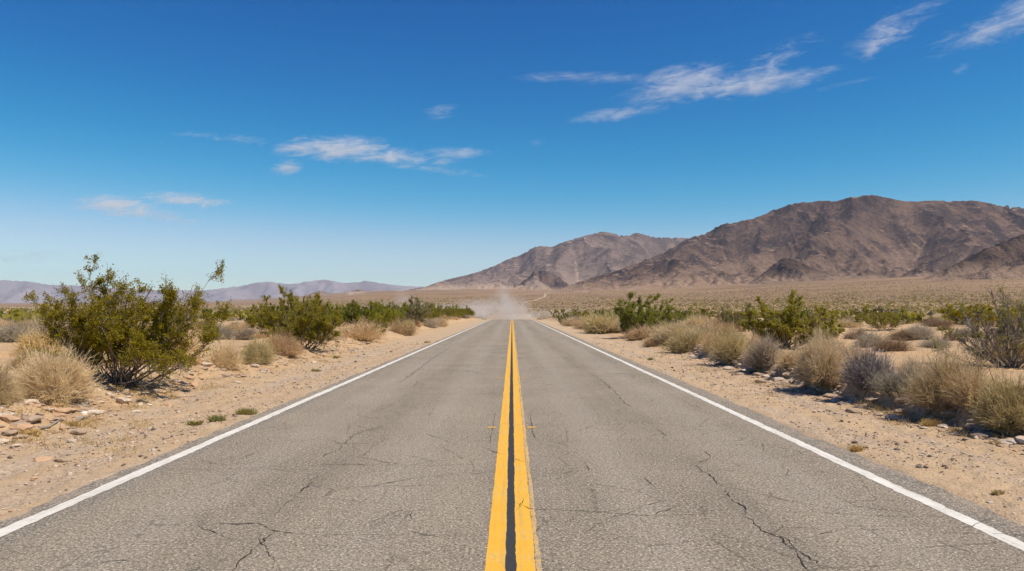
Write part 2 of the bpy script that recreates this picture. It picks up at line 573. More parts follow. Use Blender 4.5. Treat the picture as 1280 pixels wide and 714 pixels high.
M = {}
M['ground'] = mat_ground()
M['asphalt'] = mat_asphalt()
M['white'] = mat_paint('white_road_paint', (.70, .665, .60), .585)
M['yellow'] = mat_paint('yellow_road_paint', (.73, .375, .022), .60, tint=(.70, .40, .05))
M['ghost'] = mat_paint('worn_yellow_paint', (.62, .38, .12), .50)
M['tar'] = mat_simple('black_sealed_strip', (.030, .030, .033), (.050, .048, .048), 30, .7, .4)
M['crack'] = mat_simple('crack_dark', (.016, .013, .011), (.035, .029, .024), 20, .95, .1)
M['thin_crack'] = mat_simple('hairline_crack_dark', (.035, .030, .026), (.075, .066, .056), 20, .95, .1)
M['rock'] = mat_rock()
M['far_hazed_rock'] = mat_far_hazed_rock()
ROCK_C = ((.165, .118, .100), (.235, .170, .138), (.105, .076, .070), (.31, .23, .18), (.09, .068, .064), (.34, .24, .17), (.42, .31, .23))  # lighter, greyer tones paint some of the distance haze into the rock
M['haze_paled_rock'] = mat_rock('haze_paled_range_rock', ROCK_C)
M['dark_rock'] = mat_rock('dark_hill_rock', ROCK_B)
M['stone'] = mat_simple('desert_stone', (.40, .30, .22), (.55, .46, .37), 9, .9, .5, .01)
M['pale_stone'] = mat_simple('pale_quartz_stone', (.66, .58, .50), (.74, .68, .62), 9, .85, .4)
M['tan_stone'] = mat_simple('tan_stone', (.50, .31, .18), (.42, .28, .18), 9, .9, .4)
M['dark_stone'] = mat_simple('dark_stone', (.10, .075, .06), (.20, .15, .12), 9, .9, .4)
M['clod'] = mat_simple('soil_clod', (.30, .215, .15), (.40, .295, .21), 12, .95, .6, .02)
M['bark'] = mat_simple('grey_stem_bark', (.15, .12, .095), (.26, .215, .175), 25, .9, .2)
M['pale_bark'] = mat_simple('bleached_bark', (.34, .29, .24), (.22, .18, .15), 25, .9, .2)
M['dark_bark'] = mat_simple('dark_stem_bark', (.075, .055, .042), (.13, .10, .08), 25, .9, .2)
M['creosote'] = mat_leaf('olive_leaf', (.25, .225, .014), (.345, .300, .020), (.42, .350, .035), .45)
M['bright_green'] = mat_leaf('bright_green_leaf', (.23, .255, .012), (.32, .315, .020), (.39, .355, .035), .48)
M['dark_green'] = mat_leaf('dark_green_leaf', (.095, .125, .012), (.15, .175, .018), (.21, .21, .03))
M['grey_green'] = mat_leaf('grey_green_leaf', (.20, .18, .07), (.27, .235, .10), (.34, .29, .14))
M['straw'] = mat_leaf('straw_twig', (.72, .535, .285), (.78, .605, .35), (.60, .44, .24), .34)
M['tan'] = mat_leaf('tan_twig', (0.615, 0.459, 0.231), (0.733, 0.559, 0.301), (0.483, 0.352, 0.184), .36)
M['grey'] = mat_leaf('grey_twig', (0.439, 0.365, 0.254), (0.557, 0.466, 0.323), (0.322, 0.265, 0.184), .36)
M['blue_grey'] = mat_leaf('ash_grey_twig', (0.333, 0.288, 0.256), (0.439, 0.378, 0.333), (0.226, 0.192, 0.167), .1)
M['yellow_green'] = mat_leaf('yellow_green_twig', (.60, .455, .18), (.68, .53, .245), (.46, .345, .13), .25)
M['brown'] = mat_leaf('brown_twig', (0.337, 0.236, 0.139), (0.454, 0.323, 0.190), (0.234, 0.165, 0.098), .36)
M['dry_grass'] = mat_leaf('dry_yellow_grass', (.55, .40, .14), (.60, .46, .20), (.45, .33, .13), .25)
M['green_grass'] = mat_leaf('green_weed', (.26, .25, .06), (.36, .31, .10), (.18, .19, .05), .25)
M['marker'] = mat_simple('amber_plastic', (.52, .27, .05), (.38, .26, .13), 30, .45, .1)
M['worn_marker'] = mat_simple('soot_worn_plastic', (.16, .125, .085), (.22, .18, .13), 30, .8, .2)
M['lens'] = mat_simple('amber_reflector', (.60, .36, .06), (.45, .29, .09), 60, .25, .2)

# ------------------------------------------------------------------ ground sheet
def build_ground():
    inner = np.radians(np.arange(-40, 40.001, .11))
    left = np.radians(np.arange(-180, -40, 4.0)); right = np.radians(np.arange(44, 180.01, 4.0))
    th = np.concatenate([left, inner, right])
    r1 = np.exp(np.linspace(math.log(2.2), math.log(70), 400))
    r2 = np.exp(np.linspace(math.log(70), math.log(9000), 270))[1:]
    r3 = np.exp(np.linspace(math.log(9000), math.log(39000), 28))[1:]
    r0 = np.array([.02, .8, 1.5])
    rr = np.concatenate([r0, r1, r2, r3])
    X = rr[:, None] * np.sin(th)[None, :]; Y = rr[:, None] * np.cos(th)[None, :]
    Z = ground_z(X, Y)
    v = np.stack([X, Y, Z], -1).reshape(-1, 3)
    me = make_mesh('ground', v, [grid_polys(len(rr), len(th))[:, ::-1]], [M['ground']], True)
    ax = np.abs(X)
    r = np.hypot(X, Y)
    sh = (1 - sst(6.0, 6.9, ax + .5 * pn(X * .6, Y * .6, 81))) * (1 - sst(150, 300, r)) * .85
    t = X / np.maximum(Y, 1)
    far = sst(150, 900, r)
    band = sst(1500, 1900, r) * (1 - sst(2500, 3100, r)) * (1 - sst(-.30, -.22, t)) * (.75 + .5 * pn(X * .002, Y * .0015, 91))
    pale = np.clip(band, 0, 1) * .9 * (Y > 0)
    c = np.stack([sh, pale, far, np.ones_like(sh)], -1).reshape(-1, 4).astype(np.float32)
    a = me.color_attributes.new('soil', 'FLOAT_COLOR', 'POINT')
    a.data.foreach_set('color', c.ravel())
    o = link('ground', me)
    tag(o, kind='structure')
build_ground()

# ------------------------------------------------------------------ road
def build_road():
    ys = np.concatenate([np.arange(-12, 60, .08), np.arange(60, 420, 2.0)])
    wob = lambda y, s: .06 * pn(y * .35, 1.3, s) + .05 * pn(y * 1.7, 4.2, s + 1) + .035 * pn(y * 5.1, .2, s + 2)
    xl = -3.93 + wob(ys, 101); xr = 3.84 + wob(ys, 111)
    cols = [xl - .05, xl, -3.5 + 0 * ys, 0 * ys, 3.4 + 0 * ys, xr, xr + .05]
    zs = [-.09, -.008, 0, 0, 0, -.008, -.09]
    rz = road_z(ys)
    v = np.stack([np.stack([c, ys, rz + z], -1) for c, z in zip(cols, zs)], 1).reshape(-1, 3)
    me = make_mesh('road', v, [grid_polys(len(ys), 7)], [M['asphalt']], False)
    road = link('road', me); tag(road, kind='structure')
    def strip(name, x0, x1, mat, lift, jit, seed, y0=-10, y1=330):
        yy = np.concatenate([np.arange(y0, 45, .06), np.arange(45, y1, 1.0)])
        j = lambda s: jit * (pn(yy * 2.1, .7, s) * .6 + pn(yy * 9.0, .3, s + 1) * .6 + .5 * pn(yy * 23.0, .9, s + 2))
        a = np.stack([x0 + j(seed), yy, road_z(yy) + lift], -1)
        b = np.stack([x1 + j(seed + 5), yy, road_z(yy) + lift], -1)
        vv = np.stack([a, b], 1).reshape(-1, 3)
        o = link(name, make_mesh(name, vv, [grid_polys(len(yy), 2)], [mat]), road)
        return o
    strip('white_edge_line', -3.735, -3.605, M['white'], .002, .018, 201)
    strip('white_edge_line', 3.40, 3.53, M['white'], .002, .018, 221)
    strip('black_strip', -.052, .034, M['tar'], .0015, .007, 241)
    strip('yellow_line', -.166, -.043, M['yellow'], .002, .007, 261)
    strip('yellow_line', .024, .146, M['yellow'], .002, .007, 281)
    strip('worn_paint_edge', .150, .182, M['ghost'], .002, .012, 301)
    rng = np.random.default_rng(4)
    def crack(pts, w0, mat, jag=.02, step=.03, name='crack', lift=.0042):
        pts = np.array(pts, float)
        seg = np.linalg.norm(np.diff(pts, axis=0), axis=1)
        cum = np.concatenate([[0], np.cumsum(seg)])
        n = max(int(cum[-1] / step), 6)
        s = np.linspace(0, cum[-1], n)
        x = np.interp(s, cum, pts[:, 0]); y = np.interp(s, cum, pts[:, 1])
        k = int(rng.integers(1, 9000))
        jx = jag * (1.6 * pn(s * 2.2, 0.3, k) + 1.0 * pn(s * 7, .4, k + 1) + .6 * pn(s * 19, .5, k + 2))
        jy = jag * (1.6 * pn(s * 2.2, 0.3, k + 5) + 1.0 * pn(s * 7, .4, k + 6) + .6 * pn(s * 19, .5, k + 7))
        x = x + jx; y = y + jy
        wd = w0 * np.clip(.55 + 1.0 * pn(s * 3.1, .1, k + 9) + .7 * pn(s * 13, .1, k + 10), .06, 1.6)
        wd *= np.minimum(1, np.minimum(s, cum[-1] - s) / .25 + .1)
        dx = np.gradient(x); dy = np.gradient(y); L = np.hypot(dx, dy) + 1e-9
        nx, ny = -dy / L, dx / L
        a = np.stack([x - nx * wd / 2, y - ny * wd / 2, road_z(y) + lift], -1)
        b = np.stack([x + nx * wd / 2, y + ny * wd / 2, road_z(y) + lift], -1)
        link(name, make_mesh(name, np.stack([a, b], 1).reshape(-1, 3), [grid_polys(n, 2)[:, ::-1]], [mat]), road)
    def pix(*pp):
        out = []
        for px, py in pp:
            y = -CAMZ / row_slope(py); z = 0
            out.append(((px - CX) / FPX * (CP * y + SP * (z - CAMZ)), y))
        return out
    c, t = M['crack'], M['thin_crack']
    # the long crack of the right lane and its branches
    crack(pix((866, 580), (880, 590), (900, 605), (915, 622), (935, 645), (955, 662), (985, 685), (1010, 700), (1040, 722)), .011, c, .032)
    crack(pix((866, 580), (880, 576), (889, 571), (878, 563)), .009, c, .012)
    crack(pix((960, 664), (985, 670), (1010, 680)), .010, c, .015)
    crack(pix((822, 537), (832, 545), (826, 550)), .010, c, .01)
    crack(pix((640, 627), (662, 636), (700, 638), (760, 642), (812, 645), (860, 643), (905, 642), (935, 645)), .010, c, .012)
    # left lane
    crack(pix((262, 655), (300, 655), (320, 654), (340, 664), (362, 667), (378, 669)), .015, c, .012)
    crack(pix((378, 669), (420, 668), (480, 669), (540, 670), (610, 669)), .007, t, .010)
    crack(pix((338, 666), (322, 680), (305, 698), (285, 722)), .011, c, .026)
    crack(pix((326, 652), (345, 640), (365, 625), (385, 606), (397, 594)), .010, c, .018)
    crack(pix((394, 578), (405, 570), (425, 560), (437, 546), (462, 537), (482, 534)), .012, c, .022)
    crack(pix((462, 537), (448, 533), (437, 529)), .008, t, .02)
    crack(pix((465, 516), (480, 511), (492, 505)), .012, c, .02)
    crack(pix((510, 488), (518, 481), (525, 475)), .012, t, .02)
    crack(pix((500, 478), (512, 470), (521, 463), (535, 452), (560, 436), (575, 425)), .020, t, .03)
    crack(pix((760, 482), (772, 494), (782, 504), (790, 509)), .014, t, .03)
    crack(pix((735, 465), (752, 475), (764, 486)), .014, t, .03)
    # transverse joints
    crack(pix((186, 586), (260, 587), (330, 585), (420, 581), (520, 582), (628, 581)), .009, t, .012)
    crack(pix((405, 581), (430, 580), (452, 581), (470, 583)), .010, c, .012)
    crack(pix((30, 668), (70, 665), (118, 664)), .008, t, .01)
    crack(pix((160, 658), (220, 656), (262, 655)), .008, t, .01)
    crack(pix((715, 549), (770, 549), (830, 551), (870, 552)), .009, t, .012)
    crack(pix((905, 556), (950, 556), (1000, 557)), .010, t, .012)
    crack(pix((780, 522), (810, 522), (842, 522)), .010, t, .012)
    crack(pix((975, 640), (1050, 642), (1110, 646), (1180, 646)), .007, t, .01)
    crack(pix((700, 526), (722, 525)), .008, t, .012)
    crack(pix((716, 577), (732, 578), (737, 590)), .008, t, .012)
    crack(pix((960, 663), (985, 675), (1000, 700), (1012, 722)), .012, t, .02)
    # grooves along the raised markers
    for sx in (1, -1):
        crack(pix((640 + sx * 22, 516), (640 + sx * 25, 536), (640 + sx * 29.5, 551)) if sx > 0 else pix((619, 516), (615, 540), (612, 556)), .010, c if sx > 0 else t, .006)
    # a scatter of fine random hairlines
    for i in range(120):
        y0 = float(np.exp(rng.uniform(math.log(5), math.log(45))))
        x0 = float(rng.uniform(-3.4, 3.3))
        L = rng.uniform(.25, 1.3)
        a = rng.normal(0, .5) if rng.random() < .55 else math.pi / 2 + rng.normal(0, .4)
        crack([(x0, y0), (x0 + L * math.cos(a) * .5, y0 + L * math.sin(a) * .5 + rng.normal(0, .05)), (x0 + L * math.cos(a), y0 + L * math.sin(a))], .006 + .0003 * y0, t, .02, .03, 'hairline_crack')
build_road()

# raised amber markers beside the double line
def build_markers():
    mb = MB()
    l, wv, h, s = .066, .045, .014, .012
    b = np.array([(-l, -wv, 0), (l, -wv, 0), (l, wv, 0), (-l, wv, 0), (-l + .006, -wv + s, h), (l - .006, -wv + s, h), (l - .006, wv - s, h), (-l + .006, wv - s, h)])
    mb.add(b, [[(3, 2, 1, 0), (4, 5, 6, 7), (0, 1, 5, 4), (1, 2, 6, 5), (2, 3, 7, 6), (3, 0, 4, 7)]])
    body = mb.mesh('marker_body', [M['marker']]); worn = mb.mesh('marker_body', [M['worn_marker']])
    lens = []
    for sg in (-1, 1):
        fb = MB(); q = []
        for (x, f) in ((-l + .010, .12), (l - .010, .12), (l - .014, .9), (-l + .014, .9)):
            q.append((x, sg * (wv - s * f + .0015), h * f + .001))
        fb.add(q, [[(0, 1, 2, 3)] if sg < 0 else [(3, 2, 1, 0)]])
        lens.append(fb.mesh('reflector', [M['lens']]))
    names = {0: 'nearest pair', 1: 'second pair', 2: 'third pair', 3: 'fourth pair', 4: 'fifth pair', 5: 'sixth pair'}
    for k, py in enumerate((535, 473, 448, 436, 426, 419)):
        y = -CAMZ / float(row_slope(py))
        for sx, x in ((-1, -.275), (1, .262)):
            e = empty('road_marker', (x, y, float(road_z(y)) + .002))
            side = 'left' if sx < 0 else 'right'
            tag(e, f'{"flat amber reflector" if k < 2 else "dark worn reflector"} on the asphalt {side} of the double yellow line, {names[k]} along it', 'road marker', 'amber markers beside the double yellow line')
            link('marker_body', body if k < 2 else worn, e)
            for lm in (lens if k < 2 else ()): link('reflector', lm, e)
build_markers()

# ------------------------------------------------------------------ mountains
def erode(H, U, dx, iters, K, dt, m=.45, talus=.75, seed=1):
    ny, nx = H.shape
    N = ny * nx
    rng = np.random.default_rng(seed)
    idx = np.arange(N).reshape(ny, nx)
    Kf = (K * np.exp(.55 * fbm(np.arange(nx)[None, :] * .05, np.arange(ny)[:, None] * .05, 4, seed + 300))).ravel()
    nb = [(-1, 0), (1, 0), (0, -1), (0, 1), (-1, -1), (-1, 1), (1, -1), (1, 1)]
    for it in range(iters):
        best = np.zeros((ny, nx)); rec = idx.copy(); dist = np.full((ny, nx), dx)
        for (a, b) in nb:
            L = dx * math.hypot(a, b)
            sl = np.full((ny, nx), -1.0)
            ys = slice(max(0, -a), ny - max(0, a)); xs = slice(max(0, -b), nx - max(0, b))
            yt = slice(max(0, a), ny - max(0, -a)); xt = slice(max(0, b), nx - max(0, -b))
            sl[ys, xs] = (H[ys, xs] - H[yt, xt]) / L
            mk = sl > best
            tgt = np.zeros_like(idx); tgt[ys, xs] = idx[yt, xt]
            best = np.where(mk, sl, best); rec = np.where(mk, tgt, rec); dist = np.where(mk, L, dist)
        h = H.ravel() + dt * U.ravel()
        order = np.argsort(H.ravel(), kind='stable')
        recl = rec.ravel().tolist()
        A = [dx * dx] * N
        for i in order[::-1].tolist():
            r = recl[i]
            if r != i: A[r] += A[i]
        F = (Kf * dt * np.array(A) ** m / dist.ravel()).tolist()
        hl = h.tolist()
        mt = talus * dist.ravel()
        mtl = mt.tolist()
        for i in order.tolist():
            r = recl[i]
            if r != i:
                f = F[i]
                z = (hl[i] + f * hl[r]) / (1 + f)
                zm = hl[r] + mtl[i]
                hl[i] = zm if z > zm else z
        H = np.array(hl).reshape(ny, nx)
        H[0, :] = 0; H[-1, :] *= .9
        H[:, 0] *= .95; H[:, -1] *= .95
    return H, np.array(A).reshape(ny, nx)

def upsample(H, k):
    ny, nx = H.shape
    yi = np.linspace(0, ny - 1, (ny - 1) * k + 1); xi = np.linspace(0, nx - 1, (nx - 1) * k + 1)
    def cub(A, t):
        i = np.clip(np.floor(t).astype(int), 0, A.shape[0] - 2); f = (t - i)[:, None]
        a = A[np.maximum(i - 1, 0)]; b = A[i]; c = A[i + 1]; d = A[np.minimum(i + 2, A.shape[0] - 1)]
        return b + .5 * f * (c - a + f * (2 * a - 5 * b + 4 * c - d + f * (3 * (b - c) + d - a)))
    return cub(cub(H, yi).T, xi).T

def build_range(name, sky_pts, x0, x1, y0, y1, dx, ridge_y, front, seed, mat, iters=40, up=3, K=.012, detail=10., side=0.0, talus=.8, nridge=True, depth_pow=1.0, label=None, front_var=.35):
    nx = int((x1 - x0) / dx); ny = int((y1 - y0) / dx)
    X, Y = np.meshgrid(x0 + np.arange(nx) * dx, y0 + np.arange(ny) * dx)
    sp = np.array(sky_pts, float)
    T = (sp[:, 0] - CX) / FPX; Sl = row_slope(sp[:, 1])
    t = X / Y
    rid = ridge_y + .18 * front * fbm(X / (front * 1.1), X * 0 + .5, 2, seed + 2)
    wx = X + .12 * front * fbm(X / (front * .7), Y / (front * .7), 3, seed + 5)
    target = np.clip(np.interp(t, T, Sl) * rid + CAMZ - ground_z(X, Y, False), 0, None)
    foot = front * (1 + front_var * fbm(wx / (front * .55), X * 0 + .2, 3, seed + 9))
    u = np.clip((Y - (rid - foot)) / foot, 0, 1.0)
    back = np.clip(1 - (Y - rid) / (front * .9), 0, 1)
    env = np.where(Y < rid, u ** depth_pow, back ** .8)
    big = ridged(wx / (front * .62), Y / (front * .62) + .3 * fbm(X / front, Y / front, 2, seed + 13), 4, seed + 11)
    rim = np.clip(1 - np.abs(Y - rid) / (front * .3), 0, 1)
    mod = np.clip(-.22 + 1.0 * big, .10, 1.2) * (1 - rim) + rim
    H0 = target * env * mod
    H0 = np.clip(H0, 0, None) + np.random.default_rng(seed).random(H0.shape) * 1.0
    U = target * np.clip(env * mod, 0, 1.2) / 20.0
    H, AC = erode(H0, U, dx, iters, K, 1.0, seed=seed, talus=talus)
    H = upsample(H, up)
    AC = upsample(np.log(np.maximum(AC, 1) / (dx * dx)), up)
    ny2, nx2 = H.shape
    X, Y = np.meshgrid(np.linspace(x0, x0 + (nx - 1) * dx, nx2), np.linspace(y0, y0 + (ny - 1) * dx, ny2))
    mask = sst(2, 60, H)
    rg = ridged(X / (dx * 9) + .6 * fbm(X / (dx * 12), Y / (dx * 12), 2, seed + 40), Y / (dx * 9), 5, seed + 41)
    H = H + detail * (rg - .95) * mask
    H = H + .25 * detail * fbm(X / (dx * 1.4), Y / (dx * 1.4), 3, seed + 43) * mask
    # sandy aprons of washed-down debris along the foot
    rb = max(int(front * .085 / (dx / up)), 2)
    B = H
    for _ in range(2):
        for ax_ in (0, 1):
            P_ = np.pad(B, [(rb + 1, rb) if a == ax_ else (0, 0) for a in (0, 1)], mode='edge').cumsum(ax_)
            n_ = B.shape[ax_]
            B = (np.take(P_, np.arange(n_) + 2 * rb + 1, ax_) - np.take(P_, np.arange(n_), ax_)) / (2 * rb + 1)
    H = np.maximum(H, .62 * B * sst(y0 + front * .03, y0 + front * .25, Y))
    G = ground_z(X, Y, False)
    t = X / Y
    bins = np.linspace(t.min(), t.max(), 260)
    for _ in range(4):
        s = (G + H - CAMZ) / Y
        bi = np.clip(np.digitize(t, bins) - 1, 0, 259).ravel()
        od = np.lexsort((s.ravel(), bi))
        last = od[np.nonzero(np.diff(np.append(bi[od], 999)))[0]]     # the skyline vertex of every bin
        bb = bi[last]
        tg = np.interp(bins[bb], T, Sl)
        f = (tg * Y.ravel()[last] + CAMZ - G.ravel()[last]) / np.maximum(H.ravel()[last], 1)
        f = np.where(H.ravel()[last] < 6, 1, np.clip(f, .3, 2.5))
        ff = np.interp(np.arange(260), bb, f)
        ker = np.exp(-np.linspace(-2, 2, 7) ** 2); ker /= ker.sum()
        ff = np.convolve(np.pad(ff, 3, mode='edge'), ker, mode='valid')
        H = H * np.interp(t, bins, ff)
    Z = G + np.where(H > 4, H - 4, 6 * (H - 4))
    v = np.stack([X, Y, Z], -1).reshape(-1, 3)
    me = make_mesh(name, v, [grid_polys(ny2, nx2)], [mat], True)
    gy, gx = np.gradient(H, dx / up)
    lap = np.gradient(gy, dx / up, axis=0) + np.gradient(gx, dx / up, axis=1)
    for _ in range(2):
        lap = (lap + np.roll(lap, 1, 0) + np.roll(lap, -1, 0) + np.roll(lap, 1, 1) + np.roll(lap, -1, 1)) / 5
    slope = np.hypot(gx, gy)
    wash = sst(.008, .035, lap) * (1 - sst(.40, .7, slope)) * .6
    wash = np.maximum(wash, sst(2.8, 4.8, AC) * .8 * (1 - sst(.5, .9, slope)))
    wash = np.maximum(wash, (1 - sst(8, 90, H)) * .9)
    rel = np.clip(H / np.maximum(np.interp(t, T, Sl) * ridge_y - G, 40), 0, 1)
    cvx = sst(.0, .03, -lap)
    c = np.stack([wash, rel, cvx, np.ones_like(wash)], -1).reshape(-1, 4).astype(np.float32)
    a = me.color_attributes.new('rock', 'FLOAT_COLOR', 'POINT')
    a.data.foreach_set('color', c.ravel())
    o = link(name, me)
    tag(o, label=label, kind='structure')
    return o

SKY_RIGHT = [(640, 366), (690, 362), (715, 353), (740, 345), (770, 336), (800, 325), (830, 312), (850, 301), (868, 293), (880, 290), (893, 282), (905, 278), (920, 277), (932, 273), (945, 270), (965, 261),
             (990, 253), (1015, 251), (1040, 250), (1060, 246), (1090, 242.5), (1108, 246), (1120, 249), (1140, 251.5), (1160, 250), (1190, 250.5), (1220, 250), (1245, 255), (1262, 257), (1280, 259), (1320, 262),
             (1400, 285), (1480, 310), (1600, 338)]
SKY_CENTRE = [(505, 364), (525, 360), (540, 354), (550, 351), (565, 347), (575, 345), (590, 341), (605, 336), (618, 331), (630, 325), (650, 318), (665, 309), (672, 307), (690, 308), (700, 303), (720, 297), (735, 293),
              (752, 289), (765, 291), (775, 294), (783, 294), (795, 290.5), (806, 293), (815, 296), (850, 297), (870, 298), (900, 305), (960, 330)]
SKY_NEAR = [(1000, 385), (1100, 372), (1145, 350), (1168, 340), (1185, 332), (1205, 322), (1225, 312), (1245, 303), (1265, 296), (1280, 290), (1330, 276), (1400, 262), (1480, 275), (1560, 330)]
SKY_FAR = [(-160, 356), (-80, 353), (-30, 351), (0, 350), (20, 351), (35, 352), (60, 356), (100, 357), (140, 360), (200, 363), (250, 363), (270, 361), (300, 357), (318, 353), (335, 352), (350, 354), (365, 355), (380, 352),
           (400, 349.5), (412, 350), (425, 354), (445, 352.5), (457, 351), (475, 354), (500, 357), (530, 358.5), (560, 360), (620, 363), (680, 366)]
SKY_HILLS = [(340, 374), (375, 371), (390, 366), (400, 363), (412, 367), (420, 366.5), (432, 367), (440, 363), (448, 361), (460, 364), (480, 367), (500, 364.5), (515, 361), (530, 358.5), (545, 357), (570, 360), (620, 366)]
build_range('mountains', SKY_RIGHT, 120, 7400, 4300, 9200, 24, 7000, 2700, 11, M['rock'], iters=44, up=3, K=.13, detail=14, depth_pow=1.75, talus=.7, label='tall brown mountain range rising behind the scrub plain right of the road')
build_range('mountains', SKY_CENTRE, -1700, 4200, 7800, 12600, 32, 10800, 2800, 23, M['haze_paled_rock'], iters=44, up=3, K=.13, detail=14, depth_pow=1.15, talus=.7, label='brown mountain range beyond the end of the road')
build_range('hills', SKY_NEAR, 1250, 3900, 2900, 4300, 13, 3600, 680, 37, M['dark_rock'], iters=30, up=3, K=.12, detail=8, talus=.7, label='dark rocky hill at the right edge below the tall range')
SKY_FOOT = [(860, 372), (925, 358), (940, 349), (955, 339), (965, 330), (978, 321.5), (990, 322), (1003, 328), (1015, 334), (1030, 339), (1050, 344), (1066, 344), (1076, 339), (1085, 336), (1096, 340), (1112, 347), (1126, 344), (1138, 337),
            (1147, 333), (1157, 336), (1170, 343), (1190, 352), (1260, 375)]
SKY_KNOLL = [(610, 372), (640, 362), (655, 351), (664, 343), (672, 339), (678, 337), (686, 339), (695, 345), (703, 350), (716, 360), (760, 375)]
build_range('hills', SKY_FOOT, 950, 3100, 4050, 5200, 14, 4640, 430, 61, M['dark_rock'], iters=26, up=3, K=.12, detail=8, talus=.65, depth_pow=1.1, label='row of dark foothills at the base of the tall range')
build_range('hills', SKY_KNOLL, -300, 1100, 8250, 9700, 22, 8900, 560, 67, M['rock'], iters=24, up=2, K=.10, detail=8, talus=.6, label='dark knoll in front of the paler range beyond the road')
build_range('mountains', SKY_FAR, -26000, 2500, 26500, 34000, 130, 30500, 3200, 41, M['far_hazed_rock'], iters=26, up=2, K=.03, detail=40, label='pale lilac mountain range on the far left horizon')
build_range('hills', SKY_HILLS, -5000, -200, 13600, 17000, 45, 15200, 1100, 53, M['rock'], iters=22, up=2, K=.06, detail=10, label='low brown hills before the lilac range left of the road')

# pale dirt track winding up the fan
def build_track():
    pts = [(654, 379), (664, 376.5), (673, 374.5), (680, 371), (681, 367.5), (688, 365.5), (694, 363.8), (688, 362.4)]
    P = np.array([at(px, py) for px, py in pts])
    s = np.linspace(0, len(P) - 1, 160)
    x = np.interp(s, np.arange(len(P)), P[:, 0]); y = np.interp(s, np.arange(len(P)), P[:, 1])
    x = x + 10 * pn(s * 1.5, .3, 71); wd = 5 + 3 * pn(s * .8, .2, 72)
    a = np.stack([x - wd, y, ground_z(x - wd, y) + .6], -1); b = np.stack([x + wd, y, ground_z(x + wd, y) + .6], -1)
    o = link('dirt_track', make_mesh('dirt_track', np.stack([a, b], 1).reshape(-1, 3), [grid_polys(160, 2)[:, ::-1]], [mat_simple('pale_dirt', (.44, .33, .235), (.38, .28, .20), .05, .95, .1)]))
    tag(o, kind='structure')
build_track()

# ------------------------------------------------------------------ plants: mesh makers
def quad_path(b, c, e, n):
    t = np.linspace(0, 1, n)[None, :, None]
    return (1 - t) ** 2 * b[:, None, :] + 2 * t * (1 - t) * c[:, None, :] + t * t * e[:, None, :]

